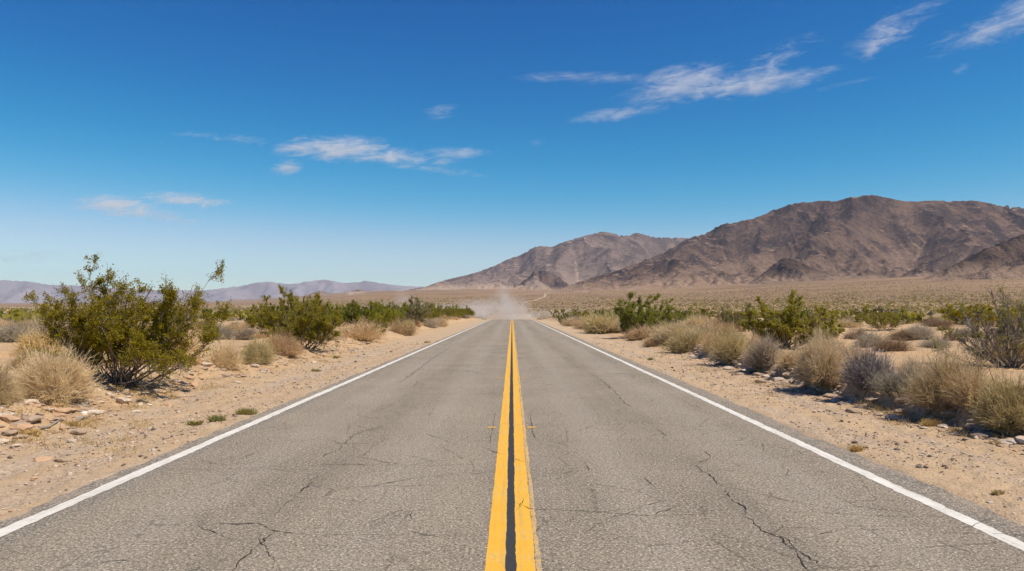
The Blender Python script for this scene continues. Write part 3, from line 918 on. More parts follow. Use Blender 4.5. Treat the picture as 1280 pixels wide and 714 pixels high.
def creosote(seed, H, ends=None, nst=16, spread=.75, nbr=9, ntw=6, nleaf=12000, lsize=.03, floor=.18, stem_r=.016, dense=1.0, wobble=.10, bare=.0, sides=4):
    """many leaning stems from one root crown, forking to leafy sprays; returns (stem verts, quads), (leaf verts, quads)"""
    rng = np.random.default_rng(seed)
    E = [] if ends is None else [np.array(e, float) for e in ends]
    while len(E) < nst:
        a = rng.uniform(0, 2 * math.pi); rr = spread * H * rng.uniform(.15, 1) ** .7
        hh = H * rng.uniform(.45, .9) * (1 - .35 * (rr / (spread * H)) ** 2)
        E.append(np.array([rr * math.cos(a), rr * math.sin(a), hh]))
    E = np.array(E); n = len(E)
    b = rng.normal(0, .05 * H, (n, 3)); b[:, 2] = -.04
    c = b * .5 + E * np.array([.62, .62, .36]) + rng.normal(0, .05 * H, (n, 3))
    SP_ = quad_path(b, c, E, 9)
    SP_[:, 1:-1] += rng.normal(0, .012 * H, (n, 7, 3))
    sr = stem_r * rng.uniform(.6, 1.2, (n, 1)) * np.linspace(1.0, .28, 9)[None, :]
    V, Q = tubes(SP_, sr, sides)
    mv, mq = [V], [Q]; off = len(V)
    # branches
    si = np.repeat(np.arange(n), nbr)
    tt = rng.uniform(floor + .12, 1.0, len(si)) ** .8
    fi = tt * 8; i0 = np.minimum(fi.astype(int), 7); fr = (fi - i0)[:, None]
    B0 = SP_[si, i0] * (1 - fr) + SP_[si, i0 + 1] * fr
    tg = SP_[si, i0 + 1] - SP_[si, i0]; tg /= np.linalg.norm(tg, axis=1, keepdims=True)
    d = tg * .7 + rng.normal(0, .55, tg.shape) + np.array([0, 0, .40])
    d /= np.linalg.norm(d, axis=1, keepdims=True)
    L = H * rng.uniform(.10, .26, (len(si), 1)) * (1.1 - .45 * tt[:, None])
    B1 = B0 + d * L
    BP = quad_path(B0, B0 * .5 + B1 * .5 + rng.normal(0, .02 * H, B0.shape), B1, 4)
    V, Q = tubes(BP, stem_r * .34 * np.linspace(1, .4, 4)[None, :] * np.ones((len(si), 1)), 3)
    mv.append(V); mq.append(Q + off); off += len(V)
    # twigs
    ti = np.repeat(np.arange(len(si)), ntw)
    t2 = rng.uniform(.25, 1, len(ti)); f2 = t2 * 3; j0 = np.minimum(f2.astype(int), 2); fr = (f2 - j0)[:, None]
    T0 = BP[ti, j0] * (1 - fr) + BP[ti, j0 + 1] * fr
    d2 = d[ti] * .6 + rng.normal(0, .6, T0.shape) + np.array([0, 0, .30])
    d2 /= np.linalg.norm(d2, axis=1, keepdims=True)
    T1 = T0 + d2 * H * rng.uniform(.035, .10, (len(ti), 1))
    TP = np.stack([T0, (T0 + T1) / 2 + rng.normal(0, .006 * H, T0.shape), T1], 1)
    V, Q = tubes(TP, stem_r * .15 * np.array([1, .8, .5])[None, :] * np.ones((len(ti), 1)), 3)
    mv.append(V); mq.append(Q + off); off += len(V)
    # leaves gather on sprays, unevenly, and thin out near the root
    wgt = rng.uniform(.2, 1.0, len(si)) ** 1.5
    if bare > 0:
        wgt = wgt * (rng.random(len(si)) > bare)
    wgt = wgt * sst(floor * .4 * H, (floor + .22) * H, B1[:, 2])
    pw = wgt[ti]; pw = pw / pw.sum()
    k = rng.choice(len(ti), nleaf, p=pw)
    u = rng.uniform(0, 1.1, nleaf)[:, None]
    C = T0[k] * (1 - u) + T1[k] * u + rng.normal(0, .011 * H, (nleaf, 3))
    LV, LQ = leaves(C, lsize * rng.uniform(.6, 1.3, nleaf), lsize * .5 * rng.uniform(.7, 1.3, nleaf), rng, up=np.array([0, 0, .4]))
    return (np.concatenate(mv), np.concatenate(mq)), (LV, LQ)

def dry_dome(seed, n=2200, rad=1.0, h=.8, width=.006, fork=3, droop=.18, upright=0.0, jitter=.06, lobes=3):
    """a dome of fine dead twigs from one root; unit: radius rad, height h -> (stem v,q), (twig v,q)"""
    rng = np.random.default_rng(seed)
    a = rng.uniform(0, 2 * math.pi, n)
    ce = rng.uniform(0.02, 1.0, n) ** (1.0 if upright == 0 else 1 / (1 + upright))
    se = np.sqrt(1 - ce ** 2)
    lum = 1 + .18 * np.sin(a * 3 + rng.uniform(0, 6)) + .12 * np.sin(a * 5 + rng.uniform(0, 6)) * se
    ln = rng.uniform(.62, 1.06, n) * lum
    E = np.stack([rad * se * np.cos(a) * ln, rad * se * np.sin(a) * ln, h * (ce * ln + .02)], 1)
    lc = rng.normal(0, .30, (lobes, 2)); lc -= lc.mean(0); lc[0] *= .4
    ls = rng.uniform(.52, .80, lobes); ls[0] = .84; lh = rng.uniform(.55, .95, lobes); lh[0] = 1.0
    li = rng.choice(lobes, n, p=ls ** 2 / (ls ** 2).sum())
    gap = np.sin(a * 2 + rng.uniform(0, 6)) + np.sin(a * 3 + rng.uniform(0, 6)) + rng.normal(0, .5, n)
    E = E * np.where(gap < -1.1, rng.uniform(.25, .75, n), 1)[:, None]
    E = E * np.stack([ls[li], ls[li], lh[li]], 1) * np.exp(rng.normal(0, .12, (n, 1)))
    E[:, :2] += lc[li] * rad
    b = np.stack([rng.normal(0, .12 * rad, n), rng.normal(0, .12 * rad, n), np.full(n, -.02)], 1)
    b[:, :2] += lc[li] * rad * .75
    c = (b + E) / 2 + np.stack([np.zeros(n), np.zeros(n), droop * h * rng.uniform(-.6, 1.5, n)], 1) + rng.normal(0, jitter * 1.7 * rad, (n, 3))
    Pm = quad_path(b, c, E, 5)
    Pm[:, 1:] += rng.normal(0, .018 * rad, (n, 4, 3))
    k = max(n // 9, 20)
    SV, SQ = tubes(Pm[:k, :4], width * 1.0 * np.array([1.6, 1.2, .9, .5])[None, :] * np.ones((k, 1)), 3)
    V, Q = ribbons(Pm, width * np.array([1.0, 1.0, .9, .75, .4])[None, :] * rng.uniform(.7, 1.2, (n, 1)), rng)
    tv, tq = [V], [Q]; off = len(V)
    si = np.repeat(np.arange(n), fork)
    t = rng.uniform(.45, .95, len(si)) * 4; i0 = np.minimum(t.astype(int), 3); fr = (t - i0)[:, None]
    T0 = Pm[si, i0] * (1 - fr) + Pm[si, i0 + 1] * fr
    d = (E - b)[si]; d /= np.linalg.norm(d, axis=1, keepdims=True) + 1e-9
    d = d + rng.normal(0, .62, d.shape) + np.array([0, 0, .15])
    d /= np.linalg.norm(d, axis=1, keepdims=True)
    T1 = T0 + d * rad * rng.uniform(.10, .26, (len(si), 1))
    TP = np.stack([T0, (T0 + T1) / 2 + rng.normal(0, .014 * rad, T0.shape), T1], 1)
    V, Q = ribbons(TP, width * np.array([.75, .65, .35])[None, :] * np.ones((len(si), 1)), rng)
    tv.append(V); tq.append(Q + off)
    return (SV, SQ), (np.concatenate(tv), np.concatenate(tq))

def to_mesh(name, vq, mat):
    return make_mesh(name, vq[0], [vq[1]], [mat])

# prototypes of the repeated plants (mesh data shared by the copies)
PROTO = {}
for i, (sp_, hh, bare) in enumerate(((.62, 1.0, .1), (.80, 1.0, .15), (.55, 1.0, .0), (.95, 1.0, .1))):
    s_, l_ = creosote(100 + i, 1.0, nst=22, spread=sp_, nbr=8, ntw=5, nleaf=24000, lsize=.026, floor=.12, stem_r=.010, bare=bare, sides=3)
    PROTO['creo', i] = (s_, l_)
for i in range(3):
    PROTO['creo_lo', i] = creosote(140 + i, 1.0, nst=12, spread=.75 + .15 * i, nbr=6, ntw=3, nleaf=4200, lsize=.060, floor=.06, stem_r=.012, sides=3)
for i, (h_, dr, up_) in enumerate(((.75, .18, 0), (.95, .10, .3), (.62, .22, 0), (.85, .12, .15))):
    PROTO['dome', i] = dry_dome(200 + i, 1500, 1.0, h_, .011, 3, dr, up_)
for i, (h_, dr) in enumerate(((.75, .16), (.9, .12), (.6, .2))):
    PROTO['dome_lo', i] = dry_dome(230 + i, 420, 1.0, h_, .030, 2, dr, 0)
MESH = {}
def pmesh(kind, i, part, mat):
    k = (kind, i, part, mat)
    if k not in MESH:
        MESH[k] = to_mesh({0: 'stems', 1: 'foliage'}[part] if kind.startswith('creo') else {0: 'stems', 1: 'twigs'}[part], PROTO[kind, i][part], M[mat])
    return MESH[k]

prng = np.random.default_rng(77)
HEROES = []
def bush(name, label, cat, kind, i, loc, sx, sz, leaf_mat, stem_mat='bark', group=None, rz=None):
    rz = float(prng.uniform(0, 6.28)) if rz is None else rz
    e = empty(name, loc, rz, (sx, sx * float(prng.uniform(.9, 1.1)), sz))
    tag(e, label, cat, group)
    link('stems', pmesh(kind, i, 0, stem_mat), e)
    link('foliage' if kind.startswith('creo') else 'twigs', pmesh(kind, i, 1, leaf_mat), e)
    return e

def unique_bush(name, label, cat, vqs, loc, leaf_mat, stem_mat, group=None, leaf_name='foliage'):
    e = empty(name, loc)
    tag(e, label, cat, group)
    link('stems', to_mesh('stems', vqs[0], M[stem_mat]), e)
    link(leaf_name, to_mesh(leaf_name, vqs[1], M[leaf_mat]), e)
    return e

def hero(px, base, wpx, hpx, name, label, kind, i, leaf_mat, stem_mat='bark', group=None, dz=-.03):
    """a plant whose root shows at (px, base) in the photograph and whose size there is wpx by hpx"""
    x, y, z = at(px, base)
    s = y / FPX
    wd, ht = wpx * s, hpx * s
    if kind.startswith('dome'):
        wd *= 1.10; ht *= 1.0
    HEROES.append((x, y, wd / 2))
    pr = PROTO[kind, i][1][0]
    w0 = np.percentile(np.abs(pr[:, 0]), 97) * 2; h0 = np.percentile(pr[:, 2], 99.3)
    return bush(name, label, 'bush', kind, i, (x, y, z + dz), wd / w0, ht / h0, leaf_mat, stem_mat, group)

# ------------------------------------------------------------------ the single plants one can point at
# left: the big creosote bush
x, y, z = at(150, 479)
k = y / FPX
px_e = [(143, 325), (128, 338), (112, 350), (52, 381), (70, 362), (85, 352), (176, 362), (197, 358), (205, 366), (243, 342), (236, 352), (228, 362), (254, 372), (246, 398), (262, 425), (165, 352), (150, 345), (100, 392), (75, 398),
        (88, 372), (60, 386), (120, 372), (185, 372), (212, 385), (225, 410), (240, 430), (258, 446), (110, 415), (80, 432), (95, 446), (190, 400), (170, 385), (140, 375), (215, 445), (235, 452), (200, 420), (130, 400), (155, 400), (175, 420)]
rg = np.random.default_rng(5)
ends = [((px - 150) * k, rg.normal(0, .45 + .25 * (py > 395)), (479 - py) * k * .985) for px, py in px_e]
unique_bush('creosote_bush', 'large olive green bush with tall open sprays, on the bank nearest the road at left', 'bush',
            creosote(9, 156 * k, ends=ends, nst=len(ends) + 7, spread=.66, nbr=10, ntw=6, nleaf=84000, lsize=.040, floor=.14, stem_r=.020, wobble=.1), (x, y, z - .02), 'creosote', 'bark')
HEROES.append((x, y, 1.9))
LB = (x, y)

DRY, GREEN = 'dry bushes on the roadside banks', 'green bushes along the road'
def uniq_dry(px, base, wpx, hpx, seed, label, mat, stem, n=5200, width=.006, droop=.16, upright=0, fork=3, name='dry_bush', dz=-.03):
    x, y, z = at(px, base)
    k = y / FPX
    HEROES.append((x, y, wpx * k / 2))
    return unique_bush(name, label, 'bush', dry_dome(seed, n, wpx * k / 2 * 1.04, hpx * k * .95, width, fork, droop, upright, jitter=.06), (x, y, z + dz), mat, stem, DRY, 'twigs')

uniq_dry(62, 500, 112, 64, 301, 'wide straw coloured dry bush in front of the large olive bush at left', 'straw', 'dark_bark', 7000)
uniq_dry(-8, 506, 84, 58, 302, 'straw coloured dry bush cut off by the left edge of the photo', 'tan', 'dark_bark', 5500)
uniq_dry(30, 462, 44, 24, 303, 'thin low straw bush directly behind the wide straw bush at left', 'tan', 'bark', 2500)
hero(50, 444, 44, 30, 'twiggy_bush', 'rounded yellow green bush on sand left of the large olive bush', 'dome', 3, 'yellow_green', 'bark', DRY)
hero(12, 427, 56, 24, 'dry_bush', 'pale grey tan mound beside the left edge behind a yellow green bush', 'dome', 0, 'grey', 'bark', DRY)
hero(32, 418, 40, 19, 'dry_bush', 'pale tan mound behind the grey tan mound at the left edge', 'dome', 2, 'tan', 'bark', DRY)
hero(64, 424, 40, 28, 'dry_bush', 'greyish bush just left of the large olive bush stems', 'dome', 1, 'grey', 'dark_bark', DRY)
uniq_dry(282, 460, 50, 36, 304, 'straw coloured bush at the right foot of the large olive bush', 'straw', 'dark_bark', 4500)
uniq_dry(318, 453, 52, 32, 305, 'yellow green rounded bush between two tan bushes on the left bank', 'yellow_green', 'dark_bark', 4500, name='twiggy_bush')
uniq_dry(353, 444, 58, 30, 306, 'pale tan twiggy bush at the left foot of the second olive bush', 'straw', 'dark_bark', 4500)
# second creosote on the left
x, y, z = at(381, 436)
k = y / FPX
px_e = [(360, 360), (355, 366), (377, 372), (396, 368), (399, 374), (340, 375), (330, 380), (322, 392), (345, 385), (366, 372), (410, 382), (418, 392), (422, 405), (388, 380), (350, 395), (332, 405), (405, 400), (412, 420), (420, 432), (340, 415),
        (370, 392), (395, 395), (326, 400), (380, 400)]
ends = [((px - 381) * k, rg.normal(0, .7), (436 - py) * k) for px, py in px_e]
unique_bush('creosote_bush', 'olive green bush with a few spiky top sprays, second from the left along the bank', 'bush',
            creosote(19, 77 * k, ends=ends, nst=len(ends) + 14, spread=.66, nbr=9, ntw=6, nleaf=56000, lsize=.052, floor=.10, stem_r=.022), (x, y, z - .02), 'creosote', 'bark', GREEN)
HEROES.append((x, y, 1.7))
hero(450, 425, 46, 24, 'dry_bush', 'greyish tan twiggy bush right of the second olive bush on the left bank', 'dome', 0, 'tan', 'dark_bark', DRY)
hero(472, 422, 22, 18, 'creosote_bush', 'small dark green bush right of a greyish tan bush, left bank', 'creo', 2, 'dark_green', 'bark', GREEN)
hero(448, 410, 60, 32, 'creosote_bush', 'dark green bushy clump behind the greyish tan bush, left bank', 'creo', 1, 'dark_green', 'bark', GREEN)
hero(478, 411, 50, 33, 'creosote_bush', 'deep green bush before the pale grey green shrub, left roadside', 'creo', 3, 'bright_green', 'bark', GREEN)
hero(425, 408, 40, 27, 'creosote_bush', 'green bush partly hidden behind the second olive bush', 'creo', 0, 'bright_green', 'bark', GREEN)
hero(500, 418, 28, 18, 'dry_bush', 'tan mound below the pale grey green shrub, left roadside', 'dome', 0, 'tan', 'bark', DRY)
hero(497, 408, 22, 15, 'twiggy_bush', 'yellowish round bush between the tan mound and the grey green shrub', 'dome', 3, 'yellow_green', 'bark', DRY)
hero(513, 409, 48, 37, 'grey_green_shrub', 'tall pale grey green shrub with airy top, left roadside', 'creo', 0, 'grey_green', 'bark', GREEN)
hero(511, 413, 14, 13, 'twiggy_bush', 'small yellow green bush right of the tan mound, left roadside', 'dome', 3, 'yellow_green', 'bark', DRY)
hero(536, 409, 16, 10, 'dry_bush', 'small greyish bush right of the tall grey green shrub', 'dome', 2, 'grey', 'bark', DRY)
hero(549, 408, 16, 10, 'dry_bush', 'small tan bush before the last green row on the left', 'dome', 0, 'tan', 'bark', DRY)
# right bank
x, y, z = at(803, 418)
k = y / FPX
px_e = [(787, 369), (778, 376), (772, 385), (800, 370), (812, 374), (822, 374), (835, 380), (846, 388), (775, 396), (790, 380), (830, 392), (842, 400), (808, 384), (798, 395), (820, 400), (783, 405), (770, 392), (850, 396)]
ends = [((px - 803) * k, rg.normal(0, .9), (418 - py) * k) for px, py in px_e]
unique_bush('creosote_bush', 'bright green rounded bush nearest the asphalt on the right bank', 'bush',
            creosote(29, 50 * k, ends=ends, nst=len(ends) + 30, spread=.78, nbr=9, ntw=6, nleaf=80000, lsize=.055, floor=.05, stem_r=.022), (x, y, z - .02), 'bright_green', 'bark', GREEN)
HEROES.append((x, y, 1.8))
hero(785, 421, 22, 26, 'creosote_bush', 'low dark green bush at the left foot of the bright green rounded bush', 'creo', 2, 'dark_green', 'bark', GREEN)
hero(754, 417, 40, 28, 'dry_bush', 'straw tan bush left of the bright green rounded bush', 'dome', 3, 'yellow_green', 'dark_bark', DRY)
hero(734, 411, 26, 13, 'dry_bush', 'low pale tan mound left of the straw tan bush, right roadside', 'dome', 2, 'straw', 'bark', DRY)
hero(716, 408, 24, 12, 'dry_bush', 'low pale straw mound beside a tiny dark green bush, right roadside', 'dome', 0, 'straw', 'bark', DRY)
hero(703, 406, 14, 12, 'creosote_bush', 'tiny dark green bush at the edge of the right shoulder', 'creo', 2, 'dark_green', 'bark', GREEN)
hero(730, 402, 34, 16, 'creosote_bush', 'olive green low bush behind pale mounds, right roadside', 'creo_lo', 1, 'creosote', 'bark', GREEN)
hero(700, 399, 34, 13, 'creosote_bush', 'dusty green low bush farthest along the right roadside', 'creo_lo', 2, 'creosote', 'bark', GREEN)
hero(804, 425, 32, 18, 'dry_bush', 'pale pinkish tan twiggy bush under the bright green rounded bush', 'dome', 1, 'straw', 'dark_bark', DRY)
hero(832, 430, 34, 24, 'twiggy_bush', 'greenish straw bush right of the pinkish tan one, right bank', 'dome', 3, 'yellow_green', 'dark_bark', DRY)
hero(862, 440, 44, 30, 'twiggy_bush', 'greenish straw bush with a dark undercut base on the right bank edge', 'dome', 1, 'yellow_green', 'dark_bark', DRY)
hero(858, 424, 34, 18, 'twiggy_bush', 'pale yellow green bush behind the undercut straw bush', 'dome', 0, 'yellow_green', 'bark', DRY)
hero(893, 438, 26, 24, 'dry_bush', 'small tan bush between two greenish straw bushes on the right bank', 'dome', 1, 'tan', 'dark_bark', DRY)
hero(917, 448, 40, 34, 'twiggy_bush', 'yellow green leaning bush left of the grey twiggy dome', 'dome', 3, 'yellow_green', 'dark_bark', DRY)
uniq_dry(955, 456, 64, 38, 311, 'grey twiggy dome below the broad olive bush, right bank', 'grey', 'dark_bark', 4200, .008)
x, y, z = at(985, 436)
k = y / FPX
px_e = [(945, 385), (955, 380), (968, 378), (985, 374), (1000, 378), (1018, 382), (1030, 388), (1042, 398), (935, 392), (928, 400), (940, 405), (960, 395), (1010, 395), (1035, 410), (1046, 404), (975, 392), (990, 388), (1020, 405), (950, 412), (1005, 410),
        (986, 374), (1040, 415), (925, 395)]
ends = [((px - 985) * k, rg.normal(0, .8), (436 - py) * k) for px, py in px_e]
unique_bush('creosote_bush', 'broad olive bush with bare grey stems behind the grey twiggy dome', 'bush',
            creosote(39, 66 * k, ends=ends, nst=len(ends) + 20, spread=.95, nbr=9, ntw=6, nleaf=80000, lsize=.052, floor=.10, stem_r=.024, bare=.1), (x, y, z - .02), 'creosote', 'pale_bark', GREEN)
HEROES.append((x, y, 1.9))
hero(917, 415, 46, 34, 'grey_green_shrub', 'dusty green bush left of the broad olive bush, right side', 'creo', 3, 'grey_green', 'dark_bark', GREEN)
uniq_dry(1030, 476, 92, 60, 312, 'large golden straw bush overhanging the right bank', 'straw', 'dark_bark', 6500, .007, upright=.2)
uniq_dry(1088, 481, 72, 46, 313, 'ash grey spiky bush right of the large golden straw bush', 'blue_grey', 'dark_bark', 3600, .009, droop=.05, upright=.1, fork=2)
uniq_dry(1182, 503, 112, 72, 314, 'open pale tan twiggy bush on the bank edge, second from the right edge', 'tan', 'pale_bark', 3000, .0065, droop=.05, upright=.2, fork=3)
uniq_dry(1262, 526, 92, 64, 315, 'dense tan green bush cut by the right edge of the photo', 'yellow_green', 'dark_bark', 6500, .006, upright=.1)
uniq_dry(1222, 505, 60, 48, 316, 'brownish straw bush between the open twiggy bush and the right edge', 'tan', 'dark_bark', 3800, .006)
for (px, b, w_, h_, mat, lab) in (
        (846, 424, 34, 20, 'straw', 'pale straw bush at the right foot of the bright green rounded bush'),
        (880, 428, 38, 24, 'straw', 'fluffy straw bush behind the undercut straw bush, second rank'),
        (905, 432, 34, 22, 'yellow_green', 'yellowish bush filling the gap behind the small tan bush'),
        (938, 440, 32, 22, 'straw', 'straw bush between the yellow green leaning bush and the grey dome'),
        (896, 417, 32, 16, 'tan', 'tan bush in front of the dusty green bush, right side'),
        (818, 433, 22, 12, 'tan', 'little tan bush on the bank edge left of the undercut bush'),
        (996, 459, 40, 26, 'tan', 'tan bush squeezed between the grey dome and the large golden bush'),
        (1062, 464, 44, 34, 'straw', 'straw bush behind the gap between golden and ash grey bushes'),
        (1133, 488, 50, 34, 'grey', 'greyish twiggy bush between the ash grey bush and the open tan one'),
        (1140, 470, 34, 20, 'straw', 'small straw bush on the sand behind the greyish twiggy bush'),
        (775, 412, 30, 16, 'straw', 'pale straw mound at the back left of the bright green rounded bush')):
    hero(px, b, w_, h_, 'dry_bush', lab, 'dome', int(prng.integers(0, 4)), mat, 'dark_bark', DRY)
# half dead shrub at the right edge
x, y, z = at(1262, 459)
k = y / FPX
px_e = [(1243, 362), (1230, 385), (1215, 400), (1205, 425), (1195, 438), (1262, 362), (1285, 370), (1300, 380), (1275, 385), (1250, 375), (1225, 410), (1310, 400), (1218, 440), (1240, 395), (1290, 400), (1268, 395), (1205, 412)]
ends = [((px - 1262) * k, rg.normal(0, .5), (459 - py) * k) for px, py in px_e]
unique_bush('half_dead_shrub', 'half dead shrub of bare grey branches with sparse olive leaves, right edge', 'bush',
            creosote(49, 92 * k, ends=ends, nst=len(ends) + 16, spread=.62, nbr=14, ntw=8, nleaf=8000, lsize=.042, floor=.16, stem_r=.026, bare=.78), (x, y, z - .02), 'creosote', 'pale_bark')
HEROES.append((x, y, 1.5))
hero(1105, 413, 58, 30, 'creosote_bush', 'olive bush standing on open sand right of the broad olive bush', 'creo', 3, 'creosote', 'pale_bark', GREEN)
hero(1203, 406, 52, 26, 'creosote_bush', 'green bush on the sand just left of the half dead shrub', 'creo', 1, 'creosote', 'bark', GREEN)
hero(1240, 408, 50, 26, 'creosote_bush', 'green bush behind the bare branches of the half dead shrub', 'creo', 0, 'creosote', 'bark', GREEN)
for (px, b, w_, h_, mat, lab) in (
        (1115, 439, 34, 18, 'brown', 'dark brown low mound on open sand behind the ash grey bush'),
        (1086, 433, 28, 18, 'grey', 'pale grey mound below the olive bush on open sand'),
        (1072, 424, 24, 14, 'brown', 'brownish mound left of a pale grey mound, under the olive bush'),
        (1130, 425, 30, 14, 'brown', 'low brown mound right of the olive bush, left half of a pair'),
        (1151, 425, 26, 20, 'grey', 'greyer mound right of the olive bush, right half of a pair'),
        (1172, 434, 34, 14, 'grey', 'flat greyish mound alone on bare sand, middle of the right flat'),
        (1187, 426, 14, 11, 'brown', 'tiny brown mound behind a flat greyish mound, right flat'),
        (1147, 399, 26, 12, 'tan', 'pale tan mound far back between two green bushes, right flat'),
        (1169, 408, 28, 10, 'brown', 'brown mound left of the green bush on the sand, right flat'),
        (1181, 413, 14, 7, 'brown', 'small brown mound just below another brown mound, right flat'),
        (1147, 404, 14, 5, 'brown', 'very low dark mound under the pale tan one, right flat'),
        (1208, 421, 30, 13, 'grey', 'greyish mound under the green bush left of the half dead shrub'),
        (1060, 409, 24, 10, 'tan', 'pale tan mound left of the olive bush on open sand'),
        (1057, 408, 20, 9, 'brown', 'small brown mound left of the olive bush on open sand'),
        (872, 411, 22, 18, 'tan', 'pinkish tan mound on sand behind the greenish straw bushes'),
        (898, 403, 14, 7, 'tan', 'small pale mound behind the dusty green bush, right side'),
        (268, 425, 20, 22, 'grey', 'pale grey mound just behind the right side of the large olive bush'),
        (275, 424, 22, 16, 'grey', 'grey mound in the group of mounds between the two olive bushes, nearest'),
        (288, 420, 22, 16, 'tan', 'tan mound in the middle of the mounds between the two olive bushes'),
        (311, 423, 26, 14, 'grey', 'flat grey mound left of the second olive bush'),
        (308, 410, 20, 10, 'straw', 'orange straw mound behind the flat grey mound, left side'),
        (325, 423, 14, 10, 'straw', 'small straw mound touching the second olive bush')):
    kind = 'dome'
    hero(px, b, w_, h_, 'dry_bush', lab, kind, int(prng.integers(0, 3)), mat, 'dark_bark', 'low mounds of dead brush on the sand')

# ------------------------------------------------------------------ countable plants farther off (individual, without parts)
def lo_mesh(kind, i, leaf, stem):
    k = (kind, i, leaf, stem, 'lo')
    if k not in MESH:
        mb = MB()
        mb.add(PROTO[kind, i][0][0], [PROTO[kind, i][0][1]], 0)
        mb.add(PROTO[kind, i][1][0], [PROTO[kind, i][1][1]], 1)
        MESH[k] = mb.mesh('bush', [M[stem], M[leaf]])
    return MESH[k]

placed = []
def free(x, y, r, slack=.8):
    for hx, hy, hr in HEROES:
        if (x - hx) ** 2 + (y - hy) ** 2 < (r + hr) ** 2 * slack:
            return False
        # do not stand in the line between the camera and a hero
        if y < hy and abs(x / y - hx / hy) < (r / y + hr / hy) * .8 and abs(hx) < 60 and y > 3 and hy - y < 25:
            return False
    for hx, hy, hr in placed[-400:]:
        if (x - hx) ** 2 + (y - hy) ** 2 < (r + hr) ** 2 * .6:
            return False
    return True

def bush_lo(name, label, cat, kind, i, x, y, r, h, leaf, stem, group):
    o = link(name, lo_mesh(kind, i, leaf, stem), None, (x, y, gz(x, y) - .03))
    o.rotation_euler = (0, 0, float(prng.uniform(0, 6.28)))
    o.scale = (r, r * float(prng.uniform(.85, 1.15)), h)
    tag(o, label, cat, group)
    placed.append((x, y, r))
    return o

# green rows that close in on the crest of the road
n = 0
while n < 96:
    yy = float(np.exp(prng.uniform(math.log(44), math.log(185)))); xx = -float(8.6 + (6 + yy * .06) * prng.random() ** 1.5)
    if free(xx, yy, .8, .3):
        bush_lo('creosote_bush', 'green bush in the dense row that closes in on the crest, left roadside', 'bush', 'creo', int(prng.integers(0, 4)), xx, yy, float(prng.uniform(1.5, 2.1)), float(prng.uniform(1.6, 2.7)) * (1 if yy < 140 else 1.2),
                ['bright_green', 'dark_green', 'creosote', 'creosote'][int(prng.integers(0, 4))], 'bark', 'green row on the left of the road')
        n += 1
n = 0
while n < 40:
    yy = float(np.exp(prng.uniform(math.log(60), math.log(185)))); xx = float(prng.uniform(9.8, 19 + yy * .05))
    if free(xx, yy, .8, .3):
        bush_lo('creosote_bush', 'green bush in the low row that runs to the crest, right roadside', 'bush', 'creo', int(prng.integers(0, 4)), xx, yy, float(prng.uniform(1.3, 1.9)), float(prng.uniform(1.1, 1.7)),
                ['bright_green', 'creosote', 'dark_green'][int(prng.integers(0, 3))], 'bark', 'green row on the right of the road')
        n += 1
# straw mounds edging both shoulders
for side, lab, grp in ((-1, 'straw mound lining the far part of the left shoulder', 'straw mounds edging the left shoulder'), (1, 'straw mound lining the far part of the right shoulder', 'straw mounds edging the right shoulder')):
    n = tries = 0
    while n < 30 and tries < 4000:
        tries += 1
        yy = float(np.exp(prng.uniform(math.log(36), math.log(165))))
        edge = float(bank_r(yy) if side > 0 else bank_l(yy))
        xx = side * (edge + float(prng.uniform(.5, 2.2)))
        if free(xx, yy, .5, .5):
            bush_lo('twiggy_bush', lab, 'bush', 'dome', int(prng.integers(0, 4)), xx, yy, float(prng.uniform(.5, 1.0)), float(prng.uniform(.5, .95)), ['straw', 'tan', 'yellow_green', 'grey'][int(prng.integers(0, 4))], 'dark_bark', grp)  # ordinary dry bushes in mixed colours, no particular species
            n += 1
# more bushes crowd the banks behind the front rank
for side, cnt, lab, grp in ((-1, 34, 'straw or tan bush crowding the ground just behind the left bank', 'bushes crowding the left bank'), (1, 84, 'straw or tan bush crowding the ground just behind the right bank', 'bushes crowding the right bank')):
    n = tries = 0
    while n < cnt and tries < 9000:
        tries += 1
        yy = float(np.exp(prng.uniform(math.log(12 if side > 0 else 17), math.log(75))))
        edge = float(bank_r(yy) if side > 0 else bank_l(yy))
        xx = side * (edge + .7 + 7.5 * float(prng.random()) ** 1.6)
        r_ = float(prng.uniform(.4, 1.0))
        if abs(xx / yy) > .75: continue
        if any((xx - hx) ** 2 + (yy - hy) ** 2 < (r_ + hr) ** 2 * .55 for hx, hy, hr in HEROES + placed): continue
        if any(yy < hy and hy - yy < 30 and abs(xx / yy - hx / hy) < (r_ / yy + hr / hy) * .75 for hx, hy, hr in HEROES): continue
        mt_ = ['straw', 'straw', 'tan', 'yellow_green', 'grey'][int(prng.integers(0, 5))]
        bush_lo('twiggy_bush', lab, 'bush', 'dome', int(prng.integers(0, 4)), xx, yy, r_, r_ * float(prng.uniform(.75, 1.15)), mt_, 'dark_bark', grp)  # more of the mixed dry bushes, not one species
        n += 1
